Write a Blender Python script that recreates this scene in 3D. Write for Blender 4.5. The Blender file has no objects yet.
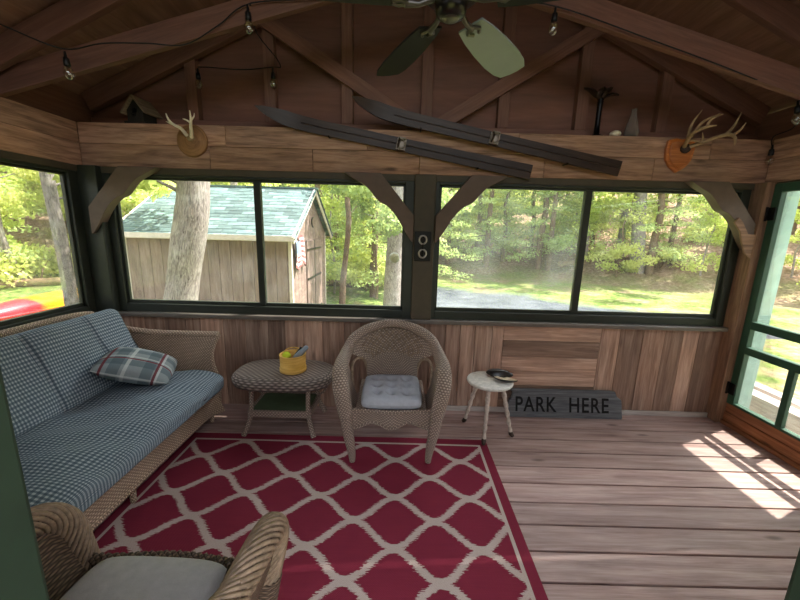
import bpy, math, random
from mathutils import Vector, Matrix
PI = math.pi
RNG = random.Random(7)
scene = bpy.context.scene
COL = scene.collection

# ------------------------------------------------------------------ camera maths (used for measuring only)
H_CAM = 1.63
PITCH = math.radians(11.4); ROLL = math.radians(1.5); FPX = 352.0
FW = Vector((0, math.cos(PITCH), -math.sin(PITCH)))
R0 = Vector((1, 0, 0)); U0 = Vector((0, math.sin(PITCH), math.cos(PITCH)))
RT = math.cos(ROLL) * R0 + math.sin(ROLL) * U0
UP = -math.sin(ROLL) * R0 + math.cos(ROLL) * U0

# ------------------------------------------------------------------ colours and nodes
def C(r, g, b):
    def f(c):
        c /= 255.0
        return c / 12.92 if c <= 0.04045 else ((c + 0.055) / 1.055) ** 2.4
    return (f(r), f(g), f(b), 1.0)

class NT:
    def __init__(s, name):
        s.m = bpy.data.materials.new(name); s.m.use_nodes = True
        s.t = s.m.node_tree; s.t.nodes.clear()
        s.out = s.n('ShaderNodeOutputMaterial')
    def n(s, kind, **kw):
        x = s.t.nodes.new(kind)
        for k, v in kw.items(): setattr(x, k, v)
        return x
    def put(s, sock, v):
        if isinstance(v, bpy.types.NodeSocket): s.t.links.new(v, sock)
        else: sock.default_value = v
    def math(s, op, a, b=0.0, c=0.0):
        x = s.n('ShaderNodeMath', operation=op)
        s.put(x.inputs[0], a); s.put(x.inputs[1], b); s.put(x.inputs[2], c)
        return x.outputs[0]
    def mix(s, fac, a, b, blend='MIX'):
        x = s.n('ShaderNodeMix', data_type='RGBA', blend_type=blend)
        s.put(x.inputs[0], fac); s.put(x.inputs[6], a); s.put(x.inputs[7], b)
        return x.outputs[2]
    def uv(s):
        x = s.n('ShaderNodeUVMap'); sp = s.n('ShaderNodeSeparateXYZ')
        s.t.links.new(x.outputs[0], sp.inputs[0])
        return x.outputs[0], sp.outputs[0], sp.outputs[1]
    def obj(s): return s.n('ShaderNodeTexCoord').outputs['Object']
    def geo(s): return s.n('ShaderNodeNewGeometry').outputs['Position']
    def scale(s, vec, sc):
        x = s.n('ShaderNodeMapping'); s.put(x.inputs[0], vec); x.inputs[3].default_value = sc
        return x.outputs[0]
    def noise(s, vec, scale=5, detail=4, rough=.6, dist=0.0):
        x = s.n('ShaderNodeTexNoise'); s.put(x.inputs['Vector'], vec)
        x.inputs['Scale'].default_value = scale; x.inputs['Detail'].default_value = detail
        x.inputs['Roughness'].default_value = rough; x.inputs['Distortion'].default_value = dist
        return x.outputs['Fac']
    def ramp(s, fac, stops):
        x = s.n('ShaderNodeValToRGB'); s.put(x.inputs[0], fac)
        e = x.color_ramp.elements
        while len(e) < len(stops): e.new(0.5)
        for i, (p, c) in enumerate(stops): e[i].position = p; e[i].color = c
        return x.outputs[0]
    def tint(s):
        x = s.n('ShaderNodeVertexColor', layer_name='tint'); sp = s.n('ShaderNodeSeparateColor')
        s.t.links.new(x.outputs[0], sp.inputs[0]); return sp.outputs[0]
    def bump(s, h, strength=.3, dist=.01):
        x = s.n('ShaderNodeBump'); s.put(x.inputs['Height'], h)
        x.inputs['Strength'].default_value = strength; x.inputs['Distance'].default_value = dist
        return x.outputs[0]
    def bsdf(s, col, rough=.6, normal=None, spec=.3, metal=0.0):
        x = s.n('ShaderNodeBsdfPrincipled')
        s.put(x.inputs['Base Color'], col); s.put(x.inputs['Roughness'], rough)
        x.inputs['Specular IOR Level'].default_value = spec; s.put(x.inputs['Metallic'], metal)
        if normal is not None: s.put(x.inputs['Normal'], normal)
        return x.outputs[0]
    def done(s, sh):
        s.t.links.new(sh, s.out.inputs[0]); return s.m

def m_plain(name, col, rough=.6, spec=.3, metal=0.0, var=.12, sc=14):
    n = NT(name); f = n.noise(n.obj(), sc, 4)
    lo = tuple(c * (1 - var) for c in col[:3]) + (1,); hi = tuple(min(1, c * (1 + var)) for c in col[:3]) + (1,)
    c = n.ramp(f, [(.3, lo), (.7, hi)])
    return n.done(n.bsdf(c, rough, n.bump(f, .08, .004), spec, metal))

def m_wood(name, dark, mid, light, rough=.65, vary=.35, gx=1.6, gy=26, knots=True, spec=.25, bump=.25):
    """grain runs along u; tint gives every board its own tone"""
    n = NT(name); uv, u, v = n.uv()
    g = n.noise(n.scale(uv, (gx, gy, 1)), 1.6, 6, .62, .6)
    fine = n.noise(n.scale(uv, (gx * 4, gy * 6, 1)), 1.5, 3, .6)
    h = n.math('ADD', n.math('MULTIPLY', g, .75), n.math('MULTIPLY', fine, .25))
    c = n.ramp(h, [(.33, dark), (.5, mid), (.66, light)])
    t = n.tint()
    val = n.math('ADD', 1 - vary * .5, n.math('MULTIPLY', t, vary))
    blot = n.noise(n.scale(uv, (1.3, 3.5, 1)), 1.3, 3, .6)
    val = n.math('MULTIPLY', val, n.math('ADD', .72, n.math('MULTIPLY', blot, .56)))
    hs = n.n('ShaderNodeHueSaturation'); n.put(hs.inputs['Color'], c); n.put(hs.inputs['Value'], val)
    n.put(hs.inputs['Saturation'], n.math('ADD', .85, n.math('MULTIPLY', blot, .3)))
    c = hs.outputs[0]
    if knots:
        x = n.n('ShaderNodeTexVoronoi'); n.put(x.inputs['Vector'], n.scale(uv, (2.2, 7, 1))); x.inputs['Scale'].default_value = .9
        k = n.ramp(x.outputs['Distance'], [(.04, (1, 1, 1, 1)), (.13, (0, 0, 0, 1))])
        c = n.mix(n.math('MULTIPLY', k, .7), c, tuple(q * .35 for q in dark[:3]) + (1,))
    return n.done(n.bsdf(c, rough, n.bump(h, bump, .006), spec))

def m_wicker(name, dark, light, p=.022, q=.011, strength=.9, vary=.4):
    n = NT(name); uv, u, v = n.uv()
    vi = n.math('FLOOR', n.math('DIVIDE', v, q))
    s = n.math('SINE', n.math('ADD', n.math('MULTIPLY', u, 2 * PI / p), n.math('MULTIPLY', vi, PI)))
    hv = n.math('ABSOLUTE', n.math('SINE', n.math('MULTIPLY', v, PI / q)))
    h = n.math('MULTIPLY', hv, n.math('ADD', .62, n.math('MULTIPLY', s, .38)))
    big = n.noise(n.obj(), 9, 4); st = n.noise(n.scale(uv, (18, 90, 1)), 1, 2)
    c = n.mix(h, dark, light)
    hs = n.n('ShaderNodeHueSaturation'); n.put(hs.inputs['Color'], c)
    n.put(hs.inputs['Value'], n.math('ADD', 1 - vary, n.math('MULTIPLY', n.math('ADD', big, st), vary)))
    return n.done(n.bsdf(hs.outputs[0], .55, n.bump(h, strength, .006), .3))

def m_fabric(name, col, var=.1, wr=.25):
    n = NT(name); o = n.obj(); f = n.noise(o, 420, 2); w = n.noise(o, 9, 3); b = n.noise(o, 30, 3)
    lo = tuple(c * (1 - var) for c in col[:3]) + (1,); hi = tuple(min(1, c * (1 + var)) for c in col[:3]) + (1,)
    c = n.ramp(n.math('ADD', n.math('MULTIPLY', f, .5), n.math('MULTIPLY', b, .5)), [(.35, lo), (.65, hi)])
    return n.done(n.bsdf(c, .9, n.bump(n.math('ADD', w, n.math('MULTIPLY', f, .06)), wr, .02), .1))

def m_gingham(name, dark, mid, light, p=.026):
    n = NT(name); uv, u, v = n.uv()
    def chk(t): return n.math('GREATER_THAN', n.math('SINE', n.math('MULTIPLY', t, 2 * PI / p)), -.1)
    a, b = chk(u), chk(v)
    sm = n.math('MULTIPLY', n.math('ADD', a, b), .5)
    c = n.ramp(sm, [(.1, light), (.5, mid), (.9, dark)])
    w = n.noise(n.obj(), 7, 4, .6, .4); f = n.noise(n.obj(), 300, 2)
    hs = n.n('ShaderNodeHueSaturation'); n.put(hs.inputs['Color'], c)
    n.put(hs.inputs['Value'], n.math('ADD', .85, n.math('MULTIPLY', f, .3)))
    return n.done(n.bsdf(hs.outputs[0], .9, n.bump(w, .5, .03), .1))

def m_plaid(name):
    n = NT(name); uv, u, v = n.uv()
    base = C(138, 146, 148)
    def band(t, p, lo, hi):
        f = n.math('FRACT', n.math('DIVIDE', n.math('ADD', t, 10.0), p))
        return n.math('MULTIPLY', n.math('GREATER_THAN', f, lo), n.math('LESS_THAN', f, hi))
    c = n.mix(n.math('MULTIPLY', band(v, .19, .0, .35), .55), base, C(70, 88, 96))
    c = n.mix(n.math('MULTIPLY', band(u, .19, .1, .45), .55), c, C(66, 84, 92))
    c = n.mix(n.math('MULTIPLY', band(u, .19, .55, .66), .6), c, C(205, 208, 205))
    c = n.mix(n.math('MULTIPLY', band(v, .19, .55, .66), .5), c, C(205, 208, 205))
    c = n.mix(n.math('MULTIPLY', band(u, .31, .40, .455), .9), c, C(110, 42, 50))
    c = n.mix(n.math('MULTIPLY', band(v, .31, .72, .775), .9), c, C(110, 42, 50))
    w = n.noise(n.obj(), 10, 3); f = n.noise(n.obj(), 350, 2)
    return n.done(n.bsdf(c, .92, n.bump(n.math('ADD', w, n.math('MULTIPLY', f, .08)), .35, .02), .1))

def m_rug(name):
    n = NT(name); uv, u, v = n.uv()
    jag = n.noise(n.scale(uv, (28, 210, 1)), 1, 2)
    uj = n.math('ADD', u, n.math('MULTIPLY', n.math('SUBTRACT', jag, .5), .085))
    ang = n.math('MULTIPLY', uj, 2 * PI / .46)
    c = n.math('MULTIPLY', n.math('COSINE', ang), .46)
    t = n.math('DIVIDE', n.math('SUBTRACT', v, 1.80), .178)
    de = n.math('ABSOLUTE', n.math('SUBTRACT', n.math('FLOORED_MODULO', n.math('ADD', n.math('SUBTRACT', t, c), 1), 2), 1))
    do = n.math('ABSOLUTE', n.math('SUBTRACT', n.math('FLOORED_MODULO', n.math('ADD', t, c), 2), 1))
    sn = n.math('MULTIPLY', n.math('SINE', ang), 1.15)
    sl = n.math('SQRT', n.math('ADD', 1, n.math('MULTIPLY', sn, sn)))
    d = n.math('DIVIDE', n.math('MULTIPLY', n.math('MINIMUM', de, do), .178), sl)
    line = n.math('LESS_THAN', d, .0185)
    # border bookkeeping: inner field, cream line, red edge
    def inside(x0, x1, y0, y1):
        a = n.math('MULTIPLY', n.math('GREATER_THAN', u, x0), n.math('LESS_THAN', u, x1))
        b = n.math('MULTIPLY', n.math('GREATER_THAN', v, y0), n.math('LESS_THAN', v, y1))
        return n.math('MULTIPLY', a, b)
    outer = inside(-1.55, .648, .70, 2.452); inner = inside(-1.532, .628, .72, 2.434)
    cream = n.math('MAXIMUM', n.math('SUBTRACT', outer, inner), n.math('MULTIPLY', line, inner))
    tone = n.noise(uv, 3, 3); streak = n.noise(n.scale(uv, (6, 160, 1)), 1, 2)
    red = n.mix(tone, C(122, 40, 58), C(146, 50, 66)); red = n.mix(n.math('MULTIPLY', streak, .5), red, C(100, 32, 52))
    speck = n.noise(n.scale(uv, (260, 260, 1)), 1, 1)
    crm = n.mix(speck, C(168, 144, 136), C(212, 194, 182))
    col = n.mix(cream, red, crm)
    wx = n.math('SINE', n.math('MULTIPLY', u, 2 * PI / .008)); wy = n.math('SINE', n.math('MULTIPLY', v, 2 * PI / .008))
    wv = n.math('MULTIPLY', wx, wy)
    return n.done(n.bsdf(col, .9, n.bump(wv, .25, .003), .12))

def m_glass(name, tintc=(.97, .99, .98, 1), dust=.03, film=False):
    n = NT(name)
    tr = n.n('ShaderNodeBsdfTransparent'); tr.inputs[0].default_value = tintc
    gl = n.n('ShaderNodeBsdfGlossy'); gl.inputs['Roughness'].default_value = .02
    fr = n.n('ShaderNodeFresnel'); fr.inputs[0].default_value = 1.45
    mx = n.n('ShaderNodeMixShader'); n.put(mx.inputs[0], n.math('MULTIPLY', fr.outputs[0], .55)); n.t.links.new(tr.outputs[0], mx.inputs[1]); n.t.links.new(gl.outputs[0], mx.inputs[2])
    df = n.n('ShaderNodeBsdfTranslucent'); df.inputs[0].default_value = (.85, .9, .95, 1)
    d2 = n.n('ShaderNodeMixShader')
    f = n.noise(n.geo(), 2.2 if film else 5, 4)
    f = n.ramp(f, [(.45, (0, 0, 0, 1)), (.75, (1, 1, 1, 1))])
    n.put(d2.inputs[0], n.math('ADD', dust * .4, n.math('MULTIPLY', f, dust)))
    n.t.links.new(mx.outputs[0], d2.inputs[1]); n.t.links.new(df.outputs[0], d2.inputs[2])
    return n.done(d2.outputs[0])

def m_leaf(name, a, b, c, trans=.5):
    n = NT(name); oi = n.n('ShaderNodeObjectInfo').outputs['Random']
    f = n.noise(n.geo(), .9, 3); t = n.tint()
    k = n.math('ADD', n.math('MULTIPLY', f, .5), n.math('ADD', n.math('MULTIPLY', t, .35), n.math('MULTIPLY', oi, .15)))
    col = n.ramp(k, [(.28, a), (.5, b), (.72, c)])
    d = n.n('ShaderNodeBsdfDiffuse'); n.put(d.inputs[0], col)
    tl = n.n('ShaderNodeBsdfTranslucent'); n.put(tl.inputs[0], n.mix(.35, col, C(220, 225, 120)))
    mx = n.n('ShaderNodeMixShader'); mx.inputs[0].default_value = trans
    n.t.links.new(d.outputs[0], mx.inputs[1]); n.t.links.new(tl.outputs[0], mx.inputs[2])
    return n.done(mx.outputs[0])

def m_bark(name, dark, light, lichen):
    n = NT(name); uv, u, v = n.uv()
    f = n.noise(n.scale(uv, (34, 6, 1)), 1.4, 5, .7, 1.2); p = n.noise(n.obj(), 5, 4)
    c = n.ramp(f, [(.35, dark), (.62, light)]); c = n.mix(n.math('MULTIPLY', n.ramp(p, [(.5, (0, 0, 0, 1)), (.7, (1, 1, 1, 1))]), .45), c, lichen)
    c = n.mix(.75, c, n.ramp(f, [(.35, dark), (.62, light)]), 'MULTIPLY') if False else c
    return n.done(n.bsdf(c, .9, n.bump(f, .7, .03), .1))

def m_ground(name):
    n = NT(name); g = n.geo(); sp = n.n('ShaderNodeSeparateXYZ'); n.put(sp.inputs[0], g)
    a = n.noise(g, .55, 5); b = n.noise(g, 9, 4); big = n.noise(g, .18, 3)
    grass = n.ramp(b, [(.3, C(58, 76, 36)), (.55, C(98, 114, 56)), (.75, C(140, 142, 92))])
    litter = n.ramp(n.noise(g, 7, 5, .7), [(.3, C(88, 68, 54)), (.55, C(142, 118, 100)), (.75, C(180, 160, 142))])
    # leaf litter takes over at the foot of the woods
    x2 = n.math('MULTIPLY', sp.outputs[0], sp.outputs[0]); y2 = n.math('MULTIPLY', sp.outputs[1], sp.outputs[1])
    r = n.math('SQRT', n.math('ADD', x2, y2))
    k = n.math('ADD', r, n.math('MULTIPLY', n.math('SUBTRACT', a, .5), 14))
    k = n.ramp(n.math('DIVIDE', k, 40), [(.40, (0, 0, 0, 1)), (.52, (1, 1, 1, 1))])
    gv = n.math('ADD', n.math('ADD', sp.outputs[1], n.math('MULTIPLY', sp.outputs[0], .72)), n.math('MULTIPLY', n.math('SUBTRACT', n.noise(g, .8, 4), .5), 3.0))
    gk = n.ramp(n.math('DIVIDE', gv, 30), [(.49, (1, 1, 1, 1)), (.53, (0, 0, 0, 1))])
    gx_ = n.ramp(n.math('ADD', n.math('MULTIPLY', sp.outputs[0], .2), n.math('MULTIPLY', n.noise(g, 1.1, 3), .5)), [(.2, (0, 0, 0, 1)), (.4, (1, 1, 1, 1))])
    gk = n.math('MULTIPLY', gk, gx_); gk = n.math('MULTIPLY', gk, n.math('LESS_THAN', sp.outputs[0], 9.4)); gk = n.math('MULTIPLY', gk, n.math('GREATER_THAN', sp.outputs[1], 7.6))
    patch = n.ramp(n.noise(g, .9, 5, .65), [(.48, (0, 0, 0, 1)), (.62, (1, 1, 1, 1))])
    k = n.math('MAXIMUM', k, n.math('MULTIPLY', patch, .75))
    c = n.mix(k, grass, litter)
    c = n.mix(gk, c, n.ramp(n.math('ADD', n.math('MULTIPLY', n.noise(g, 30, 3), .5), n.math('MULTIPLY', n.noise(g, 1.5, 4), .5)), [(.38, C(50, 54, 60)), (.62, C(92, 95, 100))]))
    return n.done(n.bsdf(c, .95, n.bump(b, .8, .08), .05))

def m_gravel(name):
    n = NT(name); g = n.geo(); b = n.noise(g, 40, 3); a = n.noise(g, 1.2, 3)
    c = n.ramp(n.math('ADD', n.math('MULTIPLY', b, .6), n.math('MULTIPLY', a, .4)), [(.3, C(74, 76, 80)), (.7, C(120, 122, 126))])
    return n.done(n.bsdf(c, .95, n.bump(b, .6, .03), .05))

def m_kayak(name, y_split):
    n = NT(name); sp = n.n('ShaderNodeSeparateXYZ'); n.put(sp.inputs[0], n.obj())
    f = n.math('ADD', sp.outputs[1], n.math('MULTIPLY', n.math('SUBTRACT', n.noise(n.obj(), 4, 2), .5), .3))
    c = n.ramp(n.math('ADD', n.math('MULTIPLY', f, .6), .5), [(y_split - .06, C(226, 40, 52)), (y_split + .04, C(244, 140, 20)), (y_split + .5, C(250, 178, 22))])
    return n.done(n.bsdf(c, .35, None, .5))

# ------------------------------------------------------------------ mesh builder
class MB:
    def __init__(s): s.v = []; s.f = []; s.uv = []; s.t = []; s.sm = []
    def add(s, verts, faces, uvs=None, tint=None, smooth=False):
        """uvs: per face list of (u,v)"""
        b = len(s.v); s.v += [tuple(x) for x in verts]
        tint = RNG.random() if tint is None else tint
        for i, f in enumerate(faces):
            s.f.append(tuple(b + k for k in f)); s.t.append(tint); s.sm.append(smooth)
            s.uv.append(uvs[i] if uvs else [(verts[k][0], verts[k][1]) for k in f])
        return s
    def obox(s, c, size, R=None, tint=None, taper=None):
        """box with its grain along the longest side; taper scales the +z end"""
        c = Vector(c); hx, hy, hz = (k / 2 for k in size); R = R or Matrix.Identity(3)
        L = [Vector((x, y, z)) for z in (-hz, hz) for y in (-hy, hy) for x in (-hx, hx)]
        if taper: L = [Vector((p.x * taper, p.y * taper, p.z)) if p.z > 0 else p for p in L]
        V = [c + R @ p for p in L]
        F = [(0, 2, 3, 1), (4, 5, 7, 6), (0, 1, 5, 4), (2, 6, 7, 3), (0, 4, 6, 2), (1, 3, 7, 5)]
        ax = max(range(3), key=lambda i: size[i]); ou, ov = RNG.random() * 37, RNG.random() * 37
        U = []
        for k, f in enumerate(F):
            nax = (2, 2, 1, 1, 0, 0)[k]; o = [i for i in range(3) if i != nax]
            if ax in o: a1 = ax; a2 = [i for i in o if i != ax][0]
            else: a1, a2 = o
            U.append([(L[i][a1] + ou, L[i][a2] + ov + k * .31) for i in f])
        return s.add(V, F, U, tint)
    def box(s, x0, x1, y0, y1, z0, z1, tint=None):
        return s.obox(((x0 + x1) / 2, (y0 + y1) / 2, (z0 + z1) / 2), (abs(x1 - x0), abs(y1 - y0), abs(z1 - z0)), None, tint)
    def bar(s, a, b, w, h, up=(0, 0, 1), tint=None):
        """rectangular bar from a to b; h along up, w across"""
        a = Vector(a); b = Vector(b); x = (b - a).normalized(); y = Vector(up).cross(x)
        if y.length < 1e-4: y = Vector((1, 0, 0)).cross(x)
        y.normalize(); z = x.cross(y)
        R = Matrix((x, y, z)).transposed()
        return s.obox((a + b) / 2, ((b - a).length, w, h), R, tint)
    def grid(s, fn, nu, nv, cu=False, cv=False, su=1.0, sv=1.0, tint=None, smooth=True, flip=False):
        V = []
        for j in range(nv + (0 if cv else 1)):
            for i in range(nu + (0 if cu else 1)): V.append(Vector(fn(i / nu, j / nv)))
        W = nu if cu else nu + 1; Hh = nv if cv else nv + 1
        F, U = [], []
        for j in range(nv):
            for i in range(nu):
                q = [(i, j), (i + 1, j), (i + 1, j + 1), (i, j + 1)]
                if flip: q = q[::-1]
                F.append(tuple((b % Hh) * W + (a % W) for a, b in q)); U.append([(a / nu * su, b / nv * sv) for a, b in q])
        return s.add(V, F, U, tint, smooth)
    def tube(s, pts, r, n=8, closed=False, caps=True, tint=None, flat=1.0, u0=0.0):
        P = [Vector(p) for p in pts]; K = len(P)
        rad = r if isinstance(r, (list, tuple)) else [r] * K
        T = []
        for i in range(K):
            if closed: d = P[(i + 1) % K] - P[i - 1]
            else: d = P[min(i + 1, K - 1)] - P[max(i - 1, 0)]
            T.append(d.normalized() if d.length > 1e-9 else Vector((0, 0, 1)))
        nrm = T[0].orthogonal().normalized(); frames = []
        if abs(T[0].z) < .95: nrm = (Vector((0, 0, 1)) - T[0] * T[0].z).normalized()
        for i in range(K):
            nrm = (nrm - T[i] * nrm.dot(T[i])); nrm = nrm.normalized() if nrm.length > 1e-6 else T[i].orthogonal().normalized()
            frames.append((nrm.copy(), T[i].cross(nrm)))
        V, U, F = [], [], []; L = [0.0]
        for i in range(1, K): L.append(L[-1] + (P[i] - P[i - 1]).length)
        for i in range(K):
            a, b = frames[i]
            for k in range(n):
                t = 2 * PI * k / n
                V.append(P[i] + a * (math.cos(t) * rad[i] * flat) + b * (math.sin(t) * rad[i]))
        rm = max(rad)
        for i in range(K if closed else K - 1):
            j = (i + 1) % K; l1 = L[i + 1] if i + 1 < K else L[i] + (P[0] - P[i]).length
            for k in range(n):
                k2 = (k + 1) % n
                F.append((i * n + k, i * n + k2, j * n + k2, j * n + k))
                U.append([(2 * PI * rm * k / n + u0, L[i]), (2 * PI * rm * (k + 1) / n + u0, L[i]), (2 * PI * rm * (k + 1) / n + u0, l1), (2 * PI * rm * k / n + u0, l1)])
        s.add(V, F, U, tint, True)
        if caps and not closed:
            b = len(V)
            s.add([V[k] for k in range(n)], [tuple(range(n - 1, -1, -1))], None, tint)
            s.add([V[(K - 1) * n + k] for k in range(n)], [tuple(range(n))], None, tint)
        return s
    def braid(s, pts, R, r, strands=4, pitch=.12, steps=8, n=5):
        """strands wrapped round a path of changing radius R"""
        P = smooth_path(pts, steps); K = len(P); RR = resample(R, K)
        T = [(P[min(i + 1, K - 1)] - P[max(i - 1, 0)]).normalized() for i in range(K)]
        nrm = T[0].orthogonal().normalized(); L = 0; fr = []
        for i in range(K):
            nrm = (nrm - T[i] * nrm.dot(T[i])).normalized(); fr.append((nrm.copy(), T[i].cross(nrm)))
        for k in range(strands):
            q = []; L = 0
            for i in range(K):
                if i: L += (P[i] - P[i - 1]).length
                t = 2 * PI * (k / strands + L / pitch); a, b = fr[i]
                q.append(P[i] + (a * math.cos(t) + b * math.sin(t)) * RR[i])
            s.tube(q, r, n)
        return s
    def lathe(s, prof, n=20, c=(0, 0, 0), R=None, tint=None):
        c = Vector(c); R = R or Matrix.Identity(3)
        K = len(prof)
        def fn(u, v):
            i = min(int(round(v * (K - 1))), K - 1); r, z = prof[i]; t = 2 * PI * u
            return c + R @ Vector((r * math.cos(t), r * math.sin(t), z))
        rm = max(p[0] for p in prof); hh = sum(math.dist(prof[i], prof[i + 1]) for i in range(K - 1))
        return s.grid(fn, n, K - 1, cu=True, su=2 * PI * rm, sv=hh, tint=tint)
    def prism(s, poly, axis, a, b, tint=None, uvscale=1.0):
        """poly in the plane across axis, extruded from a to b; grain along the longer extent"""
        n = len(poly)
        def P(p, d):
            return {'x': Vector((d, p[0], p[1])), 'y': Vector((p[0], d, p[1])), 'z': Vector((p[0], p[1], d))}[axis]
        V = [P(p, a) for p in poly] + [P(p, b) for p in poly]
        F = [tuple(range(n)), tuple(range(2 * n - 1, n - 1, -1))]
        ou, ov = RNG.random() * 31, RNG.random() * 31
        U = [[(p[0] + ou, p[1] + ov) for p in poly], [(p[0] + ou, p[1] + ov) for p in reversed(poly)]]
        l = 0
        for i in range(n):
            j = (i + 1) % n; F.append((i, n + i, n + j, j)); e = math.dist(poly[i], poly[j])
            U.append([(l + ou, ov), (l + ou, ov + abs(b - a)), (l + e + ou, ov + abs(b - a)), (l + e + ou, ov)]); l += e
        return s.add(V, F, U, tint)
    def ball(s, c, r, n=12, sq=(1, 1, 1), tint=None):
        c = Vector(c)
        def fn(u, v):
            t = 2 * PI * u; p = PI * (v - .5)
            return c + Vector((r * sq[0] * math.cos(p) * math.cos(t), r * sq[1] * math.cos(p) * math.sin(t), r * sq[2] * math.sin(p)))
        return s.grid(fn, n, n // 2 + 2, cu=True, su=2 * PI * r, sv=PI * r, tint=tint)
    def quad(s, c, a, b, tint):
        c = Vector(c)
        return s.add([c - a - b * .3, c - b, c + a - b * .2, c + b], [(0, 1, 2, 3)], [[(0, 0), (1, 0), (1, 1), (0, 1)]], tint)
    def build(s, name, mat, parent=None, local=False, bevel=0, origin=None):
        me = bpy.data.meshes.new(name); off = Vector((0, 0, 0))
        if parent is None:
            if origin is None:
                xs = [p[0] for p in s.v]; ys = [p[1] for p in s.v]; zs = [p[2] for p in s.v]
                off = Vector(((min(xs) + max(xs)) / 2, (min(ys) + max(ys)) / 2, min(zs)))
            else: off = Vector(origin)
        elif not local:
            r = parent
            while r.parent: r = r.parent
            off = r.location.copy()
        me.from_pydata([(p[0] - off.x, p[1] - off.y, p[2] - off.z) for p in s.v], [], s.f)
        ul = me.uv_layers.new(name='UVMap'); fl = []
        for u in s.uv:
            for q in u: fl += [q[0], q[1]]
        ul.data.foreach_set('uv', fl)
        ca = me.color_attributes.new('tint', 'FLOAT_COLOR', 'CORNER'); fc = []
        for t, f in zip(s.t, s.f): fc += [t, t, t, 1.0] * len(f)
        ca.data.foreach_set('color', fc)
        me.polygons.foreach_set('use_smooth', s.sm)
        me.materials.append(mat); me.validate(); me.update()
        o = bpy.data.objects.new(name, me); COL.objects.link(o)
        if parent is not None: o.parent = parent
        else: o.location = off
        if bevel:
            b = o.modifiers.new('bevel', 'BEVEL'); b.width = bevel; b.segments = 2; b.limit_method = 'ANGLE'
        return o

def smooth_path(pts, steps=8):
    P = [Vector(p) for p in pts]; out = []
    for i in range(len(P) - 1):
        p0 = P[max(i - 1, 0)]; p1 = P[i]; p2 = P[i + 1]; p3 = P[min(i + 2, len(P) - 1)]
        for k in range(steps):
            t = k / steps
            out.append(.5 * ((2 * p1) + (p2 - p0) * t + (2 * p0 - 5 * p1 + 4 * p2 - p3) * t * t + (3 * p1 - p0 - 3 * p2 + p3) * t ** 3))
    out.append(P[-1]); return out
def resample(vals, n):
    if not isinstance(vals, (list, tuple)): return [vals] * n
    m = len(vals) - 1; out = []
    for i in range(n):
        t = i / (n - 1) * m; k = min(int(t), m - 1); out.append(vals[k] * (1 - (t - k)) + vals[k + 1] * (t - k))
    return out
def sstep(a, b, x):
    t = max(0, min(1, (x - a) / (b - a))); return t * t * (3 - 2 * t)
def rot(ax, deg): return Matrix.Rotation(math.radians(deg), 3, ax)

def thing(name, label, cat, loc=(0, 0, 0), rz=0, group=None):
    o = bpy.data.objects.new(name, None); COL.objects.link(o); o.empty_display_size = .1
    o.location = loc; o.rotation_euler = (0, 0, rz); o['label'] = label; o['category'] = cat
    if group: o['group'] = group
    return o
def tag(o, label, cat, group=None, kind=None):
    o['label'] = label; o['category'] = cat
    if group: o['group'] = group
    if kind: o['kind'] = kind
    return o
def struct(o, label=None, cat=None):
    o['kind'] = 'structure'
    if label: o['label'] = label
    if cat: o['category'] = cat
    return o
def sroot(name, label, cat, loc=(0, 0, 0)):
    o = thing(name, label, cat, loc); o['kind'] = 'structure'; return o
def dup(root, loc, rz=0, label=None, scale=None):
    r = root.copy(); COL.objects.link(r); r.location = loc; r.rotation_euler = (0, 0, rz)
    if scale: r.scale = scale
    if label: r['label'] = label
    for ch in list(root.children):
        c = ch.copy(); COL.objects.link(c); c.parent = r
        for g in ch.children:
            d = g.copy(); COL.objects.link(d); d.parent = c
    return r
# ------------------------------------------------------------------ materials
M_panel = m_wood('weathered_wall_boards', C(116, 90, 76), C(158, 126, 108), C(188, 158, 138), vary=.85, gx=1.0, gy=15, bump=.35)
M_beam = m_wood('pine_beam', C(108, 80, 62), C(160, 122, 98), C(190, 150, 122), vary=.5, gy=18)
M_deck = m_wood('deck_boards', C(140, 110, 103), C(174, 145, 136), C(198, 172, 162), vary=.35, gx=1.0, gy=16, rough=.5, spec=.35)
M_post = m_wood('corner_post_wood', C(104, 80, 62), C(146, 112, 88), C(170, 136, 108), vary=.3)
M_brown = m_wood('brown_painted_wood', C(94, 64, 54), C(108, 75, 63), C(120, 86, 72), vary=.3, knots=False, rough=.6)
M_ply = m_wood('brown_plywood', C(96, 65, 55), C(108, 74, 63), C(120, 83, 71), vary=.2, knots=False, gx=.8, gy=5)
M_roofply = m_wood('brown_roof_sheathing', C(108, 78, 66), C(128, 94, 80), C(146, 110, 94), vary=.3, gx=.9, gy=8)
M_frame = m_plain('dark_green_window_frame', C(40, 44, 36), .45, .4)
M_olive = m_plain('dark_olive_post_paint', C(74, 66, 52), .55, .3)
M_sill = m_plain('grey_brown_sill', C(104, 96, 88), .32, .5)
M_stoolleg = m_plain('worn_cream_leg_paint', C(188, 172, 158), .5, .35, var=.3, sc=40)
M_brace = m_plain('brown_grey_brace_paint', C(98, 81, 71), .55, .3)
M_dgreen = m_plain('door_green_paint', C(46, 78, 60), .5, .35)
M_teal = m_plain('pale_teal_paint', C(172, 206, 192), .55, .3)
M_jamb = m_plain('dark_green_jamb_paint', C(34, 50, 40), .5, .35)
M_glass = m_glass('window_glass')
M_glass_clear = m_glass('clear_door_glass', dust=.004)
M_glass_film = m_glass('dusty_window_glass', dust=.10, film=True)
M_ring_glint = m_plain('glint_painted_iron_ring', C(170, 166, 160), .3, .6, .7)  # brighter than the black plate, the rings' highlight put into the colour
M_black = m_plain('black_iron', C(13, 12, 12), .4, .5, .6)
M_wick = m_wicker('brown_wicker', C(96, 80, 71), C(200, 178, 162), p=.026, q=.013)
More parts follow.
